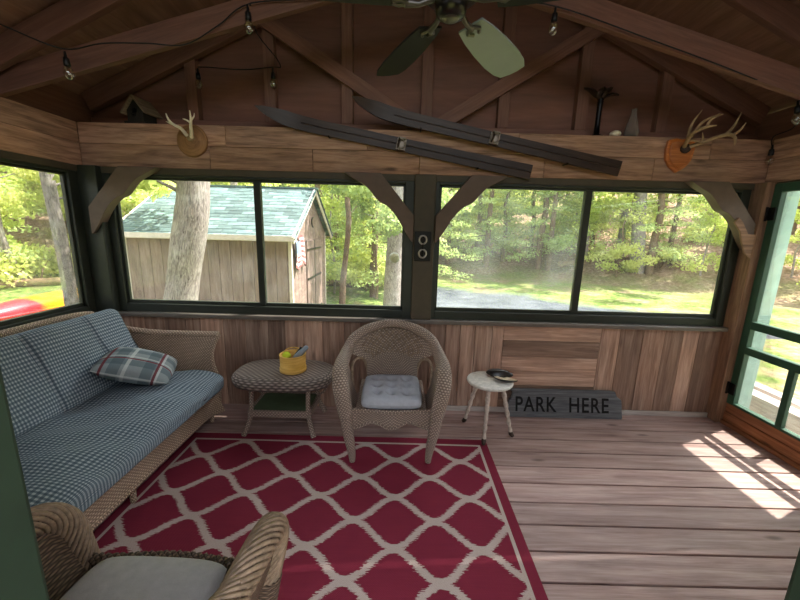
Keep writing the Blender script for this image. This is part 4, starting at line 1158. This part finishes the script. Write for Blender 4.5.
b.box(SX1 - .04, SX1 - .02, SYA + .02, SYB - .02, SZ0, SZE, .1); b.build('gable_wall', M_siding, t); b2.build('gable_wall', M_siding, t)
b = MB()
for k in (-1, 1):
    for r in range(15):
        f0, f1 = r / 15, (r + 1) / 15
        ya = ym + k * (ym - SYA + .26) * (1 - f0); yb = ym + k * (ym - SYA + .26) * (1 - f1)
        za = SZE - .10 + (SZR - SZE + .20) * f0; zb = SZE - .10 + (SZR - SZE + .20) * f1
        x = SX0 - .14 - (r % 2) * .12
        while x < SX1 + .16:
            xa, xb = max(x, SX0 - .14) + .003, min(x + .25, SX1 + .16) - .003
            if xb > xa + .01: b.bar((xa, (ya + yb) / 2 , (za + zb) / 2 + .012), (xb, (ya + yb) / 2, (za + zb) / 2 + .012), math.hypot(ya - yb, za - zb) - .012, .024, Vector((0, k * (zb - za), abs(yb - ya))).normalized())
            x += .25
b.box(SX0 - .14, SX1 + .16, ym - .09, ym + .09, SZR + .09, SZR + .12, .6)
b.build('shingle_roof', M_shingle, t)
b = MB()
b.box(SX0 - .12, SX1 + .14, SYA - .27, SYA - .245, SZE - .12, SZE - .035); b.box(SX0 - .12, SX1 + .14, SYB + .24, SYB + .27, SZE - .13, SZE - .01)
for x in (SX1 + .115, SX0 - .12):
    for k in (-1, 1): b.bar((x, ym + k * (ym - SYA + .25), SZE - .11), (x, ym, SZR + .06), .025, .12)
b.box(SX0 - .1, SX1 + .12, SYA - .24, SYA, SZE - .13, SZE - .11)
b.build('fascia', M_trimgrey, t)
b = MB()
for x, y in ((SX1 - .01, SYA - .012), (SX1 - .01, SYB - .07), (SX0 - .02, SYA - .012)): MB().box(x - .035, x + .02, y, y + .06, SZ0, SZE).build('corner_trim', M_trimgrey, t)
dr = MB(); dr.box(SX1, SX1 + .03, 7.15, 8.35, SZ0 + .1, 1.35)
dd_ = dr.build('shed_door', M_siding, t)
b = MB()
for z in (-.2, .55, 1.15): b.box(SX1 + .03, SX1 + .042, 7.15, 7.75, z, z + .035); b.box(SX1 + .03, SX1 + .042, 7.80, 8.35, z, z + .035)
b.box(SX1 + .03, SX1 + .036, 7.765, 7.785, SZ0 + .1, 1.35); b.build('strap_hinge', M_black, dd_)
b = MB(); b.tube([(SX1 + .05, ym + .10 * math.cos(a * PI / 8), 1.72 + .10 * math.sin(a * PI / 8)) for a in range(3, 14)], .014, 6); tag(b.build('horseshoe', M_black), 'small dark ring hanging on the shed gable', 'ring')
def m_flag():
    n = NT('faded_striped_flag'); uv, u, v = n.uv()
    st = n.math('GREATER_THAN', n.math('SINE', n.math('MULTIPLY', v, 2 * PI * 5.5)), 0)
    c = n.mix(st, C(222, 208, 204), C(176, 112, 112))
    bl = n.math('MULTIPLY', n.math('LESS_THAN', u, .38), n.math('GREATER_THAN', v, .52)); c = n.mix(bl, c, C(150, 164, 190))
    return n.done(n.bsdf(c, .9, None, .1))
b = MB()
def fl(u, v): return (SX1 + .05 + .03 * math.sin(u * 16 + v * 3), 6.30 + .62 * u, 1.42 - .52 * (1 - v) - .06 * math.sin(u * 7))
b.grid(fl, 24, 12); b.grid(lambda u, v: Vector(fl(u, v)) + Vector((-.006, 0, 0)), 24, 12, flip=True)
tag(b.build('flag', m_flag()), 'faded red and white striped flag hung on the shed corner', 'flag')

# ------------------------------------------------------------------ kayak
KX, KY, KZ = -8.0, 8.05, -.52
b = MB()
def kf(u, v):
    y = -1.95 + 3.9 * v; e = max(0, 1 - abs(2 * v - 1) ** 2.6) ** .6
    a = 2 * PI * u; c, s_ = math.cos(a), math.sin(a)
    z = .25 + .26 * e * (abs(s_) ** .8) * (1 if s_ > 0 else -.75) + .10 * abs(2 * v - 1) ** 3 * 0
    return (KX + .36 * e * (abs(c) ** .8) * (1 if c > 0 else -1), KY + y, KZ + z)
b.grid(kf, 28, 40, cu=True, su=1.6, sv=3.9, tint=.5)
b.tube([kf(0, .04 + .92 * i / 30) for i in range(31)], .018, 6); b.tube([kf(.5, .04 + .92 * i / 30) for i in range(31)], .018, 6)
tag(b.build('kayak', m_kayak('red_yellow_hull', .08), origin=(KX, KY, KZ)), 'red and yellow upturned kayak on the ground outside the left window', 'kayak')
for y in (KY - 1.1, KY + 1.1):
    b = MB(); b.tube([(KX - .6, y, KZ - .02), (KX + .6, y + .05, KZ - .02)], .08, 9)
    tag(b.build('log', M_log), 'short log bearer under the kayak', 'log', 'log bearers under the kayak')

# ------------------------------------------------------------------ trees
def leaf_cloud(blobs, n, size, seed, droop=0.0, aspect=.55, flat=0.0):
    rg = random.Random(seed); mb = MB(); tot = sum(bl[3] ** 2 for bl in blobs); acc = []
    for bl in blobs:
        k = int(n * bl[3] ** 2 / tot); tone = rg.random()
        for _ in range(k):
            d = Vector((rg.gauss(0, 1), rg.gauss(0, 1), rg.gauss(0, 1))).normalized() * (rg.random() ** .45)
            p = Vector((bl[0] + d.x * bl[3], bl[1] + d.y * bl[3], bl[2] + d.z * bl[3] * bl[4] - droop * (d.x * d.x + d.y * d.y) * bl[3]))
            s_ = size * rg.uniform(.6, 1.3)
            nrm = Vector((rg.gauss(0, 1), rg.gauss(0, 1), rg.gauss(0, 1) + flat)).normalized(); a = nrm.orthogonal().normalized()
            a = Matrix.Rotation(rg.random() * 6.28, 3, nrm) @ a; c = nrm.cross(a)
            mb.quad(p, a * s_, c * s_ * aspect, min(1, max(0, tone * .6 + rg.random() * .4)))
    return mb
def tree_parts(kind, seed):
    rg = random.Random(seed); bl = []
    tr = MB()
    if kind == 'leafy':
        Ht = 10; r0 = .17; low = 1.6
        for k in range(34):
            z = rg.uniform(low, Ht); rr = 2.3 * (1 - ((z - 5.2) / 6.2) ** 2) + .3; a = rg.random() * 6.28; q = rr * rg.random() ** .5
            bl.append((q * math.cos(a), q * math.sin(a), z, rg.uniform(.55, .95), .55))
        fo = leaf_cloud(bl, 7500, .082, seed, .15)
    elif kind == 'hemlock':
        Ht = 11; r0 = .16; low = .9
        for k in range(54):
            z = low + (Ht - low) * (k / 54) ; rr = 2.5 * (1 - (z - low) / (Ht - low + .8)) ; a = k * 2.4 + rg.uniform(-.3, .3)
            for f in (.35, .68, 1.0): bl.append((rr * f * math.cos(a), rr * f * math.sin(a), z - .22 * f * rr * .5, .30 + .25 * rr * .4, .28))
        fo = leaf_cloud(bl, 9000, .066, seed, .25, .35, 1.2)
    else:
        Ht = 4.6; r0 = .045; low = .5
        for k in range(20):
            z = rg.uniform(low, Ht); rr = 1.25 * (1 - (z - low) / (Ht + 1)); a = rg.random() * 6.28; q = rr * rg.random() ** .5
            bl.append((q * math.cos(a), q * math.sin(a), z, rg.uniform(.35, .6), .5))
        fo = leaf_cloud(bl, 3000, .07, seed, .1)
    pts = [(rg.uniform(-.12, .12) * i / 3, rg.uniform(-.12, .12) * i / 3, Ht * i / 8 - (.3 if i == 0 else 0)) for i in range(9)]
    P = smooth_path(pts, 3); tr.tube(P, [r0 * (1 - .8 * i / len(P)) * (1.25 if i == 0 else 1) for i in range(len(P))], 9)
    for k in range(16 if kind != 'sapling' else 7):
        z = rg.uniform(low * .8, Ht * .8); a = rg.random() * 6.28; l = rg.uniform(.8, 1.8) * (.6 if kind == 'sapling' else 1)
        o = Vector((0, 0, z)); e = Vector((math.cos(a) * l, math.sin(a) * l, l * (.35 if kind != 'hemlock' else -.15)))
        tr.tube([o, o + e * .5 + Vector((0, 0, .06)), o + e], [r0 * .22, r0 * .14, .008], 5, caps=False)
    return tr, fo
PROTO = {}
def make_tree(kind, seed, name, label, cat, group, loc, bark, leaf):
    t = thing(name, label, cat, loc, 0, group); tr, fo = tree_parts(kind, seed)
    tr.build('trunk', bark, t, True); fo.build('foliage', leaf, t, True); return t
kinds = [('leafy', 11, 'leafy_tree', 'yellow green leafy tree in the woods beyond the yard', 'leafy trees of the woods', M_bark, M_leafA),
         ('leafy', 12, 'leafy_tree', None, None, M_bark2, M_leafA),
         ('hemlock', 21, 'hemlock_tree', 'drooping dark green conifer in the woods beyond the yard', 'conifers of the woods', M_bark2, M_leafB),
         ('hemlock', 22, 'hemlock_tree', None, None, M_bark2, M_leafB),
         ('sapling', 31, 'sapling', 'slim leafy sapling at the edge of the woods', 'saplings at the edge of the woods', M_bark2, M_leafC),
         ('sapling', 32, 'sapling', None, None, M_bark, M_leafA)]
rg = random.Random(5); spots = []
def place(kidx, x, y, sc):
    k, seed, nm, lab, grp, bk, lf = kinds[kidx]
    if lab is None: lab, grp = kinds[kidx - 1][3], kinds[kidx - 1][4]
    cat = 'tree'
    loc = (x, y, hgt(x, y))
    if kidx not in PROTO: PROTO[kidx] = make_tree(k, seed, nm, lab, cat, grp, loc, bk, lf); o = PROTO[kidx]
    else: o = dup(PROTO[kidx], loc)
    o.scale = (sc, sc, sc); o.rotation_euler = (0, 0, rg.random() * 6.28); return o
def clear(x, y, r0):
    if any((x - a) ** 2 + (y - c) ** 2 < r0 * r0 for a, c in spots): return False
    if -6.2 < x < -.4 and 4.0 < y < 10.5: return False                 # the shed
    if -10 < x < -6.6 and 5 < y < 11: return False                    # the kayak
    return True
cnt = 0; tries = 0
while cnt < 64 and tries < 4000:
    tries += 1
    az = math.radians(rg.uniform(-66, 64)); r = rg.uniform(10.5, 33)
    x, y = r * math.sin(az), r * math.cos(az)
    deg = math.degrees(az)
    if deg > -3 and r < 19.5: continue
    if deg > 36 and r < 24: continue
    if -32 < deg <= -3 and r < 12.5: continue
    if not clear(x, y, 1.7): continue
    spots.append((x, y)); kidx = rg.choice([0, 0, 1, 1, 2, 3] if deg < -10 or deg > 25 else [0, 1, 2, 2, 3, 3]); place(kidx, x, y, rg.uniform(.8, 1.15)); cnt += 1
cnt = 0; tries = 0
while cnt < 16 and tries < 4000:
    tries += 1
    deg = rg.uniform(-2, 37); r = rg.uniform(19.6, 24); az = math.radians(deg); x, y = r * math.sin(az), r * math.cos(az)
    if not clear(x, y, 1.25): continue
    spots.append((x, y)); place(rg.choice([0, 2, 3, 2]), x, y, rg.uniform(.7, 1.0)); cnt += 1
cnt = 0; tries = 0
while cnt < 60 and tries < 4000:
    tries += 1
    az = math.radians(rg.uniform(-64, 62)); r = rg.uniform(9.5, 26); x, y = r * math.sin(az), r * math.cos(az); deg = math.degrees(az)
    if deg > -3 and r < 19: continue
    if -32 < deg <= -3 and r < 11: continue
    if not clear(x, y, 1.1): continue
    spots.append((x, y)); place(rg.choice([4, 5]), x, y, rg.uniform(.75, 1.2)); cnt += 1
# hemlock whose boughs hang between shed and post
place(2, .9, 14.8, .92); place(3, 4.6, 19.0, 1.0); place(2, -.9, 11.5, .75)
# named trunks near the house
def trunk_tree(label, pts, rad, bark, top_leaf=None, seed=0, branches=6, crown=None):
    base = pts[0]; t = thing('tree', label, 'tree', base); b = MB(); P = smooth_path(pts, 6); b.tube(P, resample(rad, len(P)), 14)
    b.build('trunk', bark, t)
    rgs = random.Random(seed); bl = []; b = MB(); made = False
    for k in range(branches):
        i = rgs.randrange(len(P) // 2, len(P)); a = rgs.random() * 6.28; l = rgs.uniform(.7, 1.8); o_ = P[i]; e = Vector((math.cos(a) * l, math.sin(a) * l, .3 * l))
        b.tube([o_, o_ + e * .5 + Vector((0, 0, .08)), o_ + e], [max(rad[-1] * .35, .012), .012, .006], 6); bl.append((*(o_ + e - Vector((0, 0, 0))), .55, .5)); made = True
    if made: b.build('branch', bark, t)
    if crown:
        z0, z1, rad_, k_ = crown; q = P[-1]
        for _ in range(k_):
            a = rgs.random() * 6.28; rr = rad_ * rgs.random() ** .5; bl.append((q.x + rr * math.cos(a), q.y + rr * math.sin(a), rgs.uniform(z0, z1), rgs.uniform(.5, .8), .5))
    if top_leaf and bl: leaf_cloud(bl, 420 * len(bl), .068, seed).build('foliage', top_leaf, t)
    return t
trunk_tree('thick pale grey tree trunk standing right in front of the shed', [(-3.10, 4.62, -.7), (-3.0, 4.6, .2), (-2.87, 4.6, .9), (-2.76, 4.6, 1.4), (-2.68, 4.6, 1.75), (-2.62, 4.6, 2.2), (-2.50, 4.62, 4), (-2.45, 4.7, 7)], [.25, .215, .195, .205, .20, .185, .15, .10], M_bark, M_leafA, 3, 8)
trunk_tree('slim crooked brown trunk between the shed and the middle post', [(-1.62, 9.6, -.75), (-1.58, 9.6, .2), (-1.50, 9.6, .9), (-1.42, 9.6, 1.8), (-1.46, 9.6, 2.6), (-1.40, 9.6, 4), (-1.3, 9.6, 7)], [.10, .085, .072, .075, .07, .06, .04], M_bark2, M_leafB, 4, 10)
trunk_tree('stout grey trunk behind the dial thermometer', [(-.22, 9.6, -.75), (-.20, 9.6, .4), (-.16, 9.6, 1.4), (-.1, 9.6, 3), (0, 9.6, 7)], [.27, .24, .22, .20, .14], M_bark, M_leafB, 5, 9)
trunk_tree('grey trunk on the lawn edge seen through the right window', [(11.55, 16.9, -.75), (11.3, 16.9, .2), (11.15, 16.9, 1.5), (11.0, 17, 3.7), (10.9, 17, 8)], [.46, .31, .29, .26, .16], M_bark, M_leafA, 6, 8, (5.2, 9.5, 4.2, 34))
trunk_tree('lichened grey trunk beside the kayak outside the left window', [(-5.62, 5.9, -.75), (-5.55, 5.8, .2), (-5.5, 5.74, 1.2), (-5.5, 5.68, 2.35), (-5.45, 5.6, 4), (-5.4, 5.5, 6.5)], [.12, .095, .088, .085, .075, .05], M_bark, M_leafA, 7, 5)
trunk_tree('thin pale trunk left of the lichened one outside the left window', [(-10.4, 9.9, -.8), (-10.6, 9.6, .4), (-10.7, 9.5, 1.4), (-10.65, 9.5, 2.6), (-10.8, 9.4, 4.8)], [.09, .075, .07, .06, .04], M_bark, M_leafC, 8, 8)
trunk_tree('short dark trunk on the far side of the drive', [(7.6, 18.2, -.7), (7.62, 18.2, .4), (7.6, 18.2, 1.4), (7.6, 18.2, 4)], [.17, .14, .13, .08], M_bark2, M_leafB, 9, 9, (4.6, 8.5, 3.5, 26))

# undergrowth: low bushes along the wood edge
BP = None
cnt = 0; tries = 0
while cnt < 70 and tries < 3000:
    tries += 1
    az = math.radians(rg.uniform(-64, 62)); r = rg.uniform(10, 27); x, y = r * math.sin(az), r * math.cos(az); deg = math.degrees(az)
    if deg > -3 and r < 19.5: continue
    if -32 < deg <= -3 and r < 11.5: continue
    if not clear(x, y, .6): continue
    spots.append((x, y)); cnt += 1; loc = (x, y, hgt(x, y))
    if BP is None:
        BP = thing('bush', 'low yellow green bush on the leafy slope below the trees', 'bush', loc, 0, 'bushes under the trees')
        leaf_cloud([(rg.uniform(-.5, .5), rg.uniform(-.5, .5), rg.uniform(.2, .6), rg.uniform(.3, .5), .8) for _ in range(9)], 900, .075, 77).build('foliage', M_leafC, BP, True)
        b = MB()
        for k in range(7): a = k * .9; b.tube([(0, 0, -.05), (.25 * math.cos(a), .25 * math.sin(a), .4), (.5 * math.cos(a), .5 * math.sin(a), .7)], [.015, .01, .004], 5)
        b.build('stem', M_bark2, BP, True); o = BP
    else: o = dup(BP, loc)
    s_ = rg.uniform(.6, 1.3); o.scale = (s_, s_, s_ * rg.uniform(.7, 1.1)); o.rotation_euler = (0, 0, rg.random() * 6.28)
# fallen logs and brush
lg0 = None
for k, (az, r, l, ya) in enumerate(((27, 20.5, 3.2, .5), (30, 21.5, 2.6, -.4), (33.5, 21.0, 2.2, .2), (24, 22, 3.0, .1), (12, 20.5, 2.4, .3), (-9, 13.5, 2.2, -.2), (-46, 14, 2.5, .9))):
    x, y = r * math.sin(math.radians(az)), r * math.cos(math.radians(az))
    if lg0 is None:
        b = MB(); b.tube([(-1.5, 0, .1), (-.5, .06, .13), (.6, -.03, .12), (1.5, .05, .1)], [.16, .15, .13, .10], 10)
        for q in range(5): b.tube([(-1 + q * .5, 0, .15), (-.9 + q * .5, .2, .5), (-.7 + q * .5, .3, .85)], [.03, .02, .008], 5)
        lg0 = b.build('fallen_log', M_log, None, False, 0, (0, 0, 0)); o = lg0; tag(o, 'fallen grey log with broken limbs at the foot of the woods', 'log', 'fallen logs by the woods')
    else: o = lg0.copy(); COL.objects.link(o)
    o.location = (x, y, hgt(x, y)); o.rotation_euler = (0, 0, ya); o.scale = (l / 3, l / 3, l / 3)
b = MB()
for k in range(60):
    a = k * 2.4; l = RNG.uniform(.3, .8); c = Vector((RNG.uniform(-.7, .7), RNG.uniform(-.4, .4), 0)); b.tube([c, c + Vector((math.cos(a) * .2, math.sin(a) * .2, l * .6)), c + Vector((math.cos(a) * .5, math.sin(a) * .5, l))], [.022, .016, .006], 5)
b.v = [(p[0] + 12.6, p[1] + 16.6, p[2] + hgt(12.6, 16.6)) for p in b.v]
tag(b.build('brush_pile', M_log), 'heap of brown brush on the lawn right of the grey trunk', 'brush pile', None, 'stuff')

# ------------------------------------------------------------------ light
SUN = Vector((.40, .175, .90)).normalized()
w = bpy.data.worlds.new('sky'); scene.world = w; w.use_nodes = True
nt = w.node_tree; nt.nodes.clear(); o = nt.nodes.new('ShaderNodeOutputWorld'); bg = nt.nodes.new('ShaderNodeBackground'); sk = nt.nodes.new('ShaderNodeTexSky')
sk.sky_type = 'NISHITA'; sk.sun_disc = False; sk.sun_elevation = math.asin(SUN.z); sk.sun_rotation = math.atan2(SUN.x, SUN.y); sk.air_density = 1.4; sk.dust_density = 2.5
hs = nt.nodes.new('ShaderNodeHueSaturation'); hs.inputs['Saturation'].default_value = .35
nt.links.new(sk.outputs[0], hs.inputs['Color']); nt.links.new(hs.outputs[0], bg.inputs[0]); bg.inputs[1].default_value = .42
nt.links.new(bg.outputs[0], o.inputs[0])
L = bpy.data.lights.new('sun', 'SUN'); L.energy = 11.5; L.angle = math.radians(.6); L.color = (1, .95, .87)
lo = bpy.data.objects.new('sun', L); COL.objects.link(lo); lo.rotation_euler = SUN.to_track_quat('Z', 'Y').to_euler(); lo.location = SUN * 30

# ------------------------------------------------------------------ camera
cam = bpy.data.cameras.new('camera'); co = bpy.data.objects.new('camera', cam); COL.objects.link(co)
cam.sensor_fit = 'HORIZONTAL'; cam.sensor_width = 36; cam.lens = FPX / 800 * 36; cam.clip_start = .02; cam.clip_end = 300
M3 = Matrix((RT, UP, -FW)).transposed()
co.matrix_world = Matrix.Translation((0, 0, H_CAM)) @ M3.to_4x4()
scene.camera = co
vs = scene.view_settings; scene.display_settings.display_device = 'sRGB'
vs.view_transform = 'Standard'; vs.look = 'None'; vs.gamma = 1; vs.use_curve_mapping = False; vs.exposure = 1.05
scene.cycles.max_bounces = 10; scene.cycles.diffuse_bounces = 6; scene.cycles.transparent_max_bounces = 16
scene.cycles.sample_clamp_indirect = 8
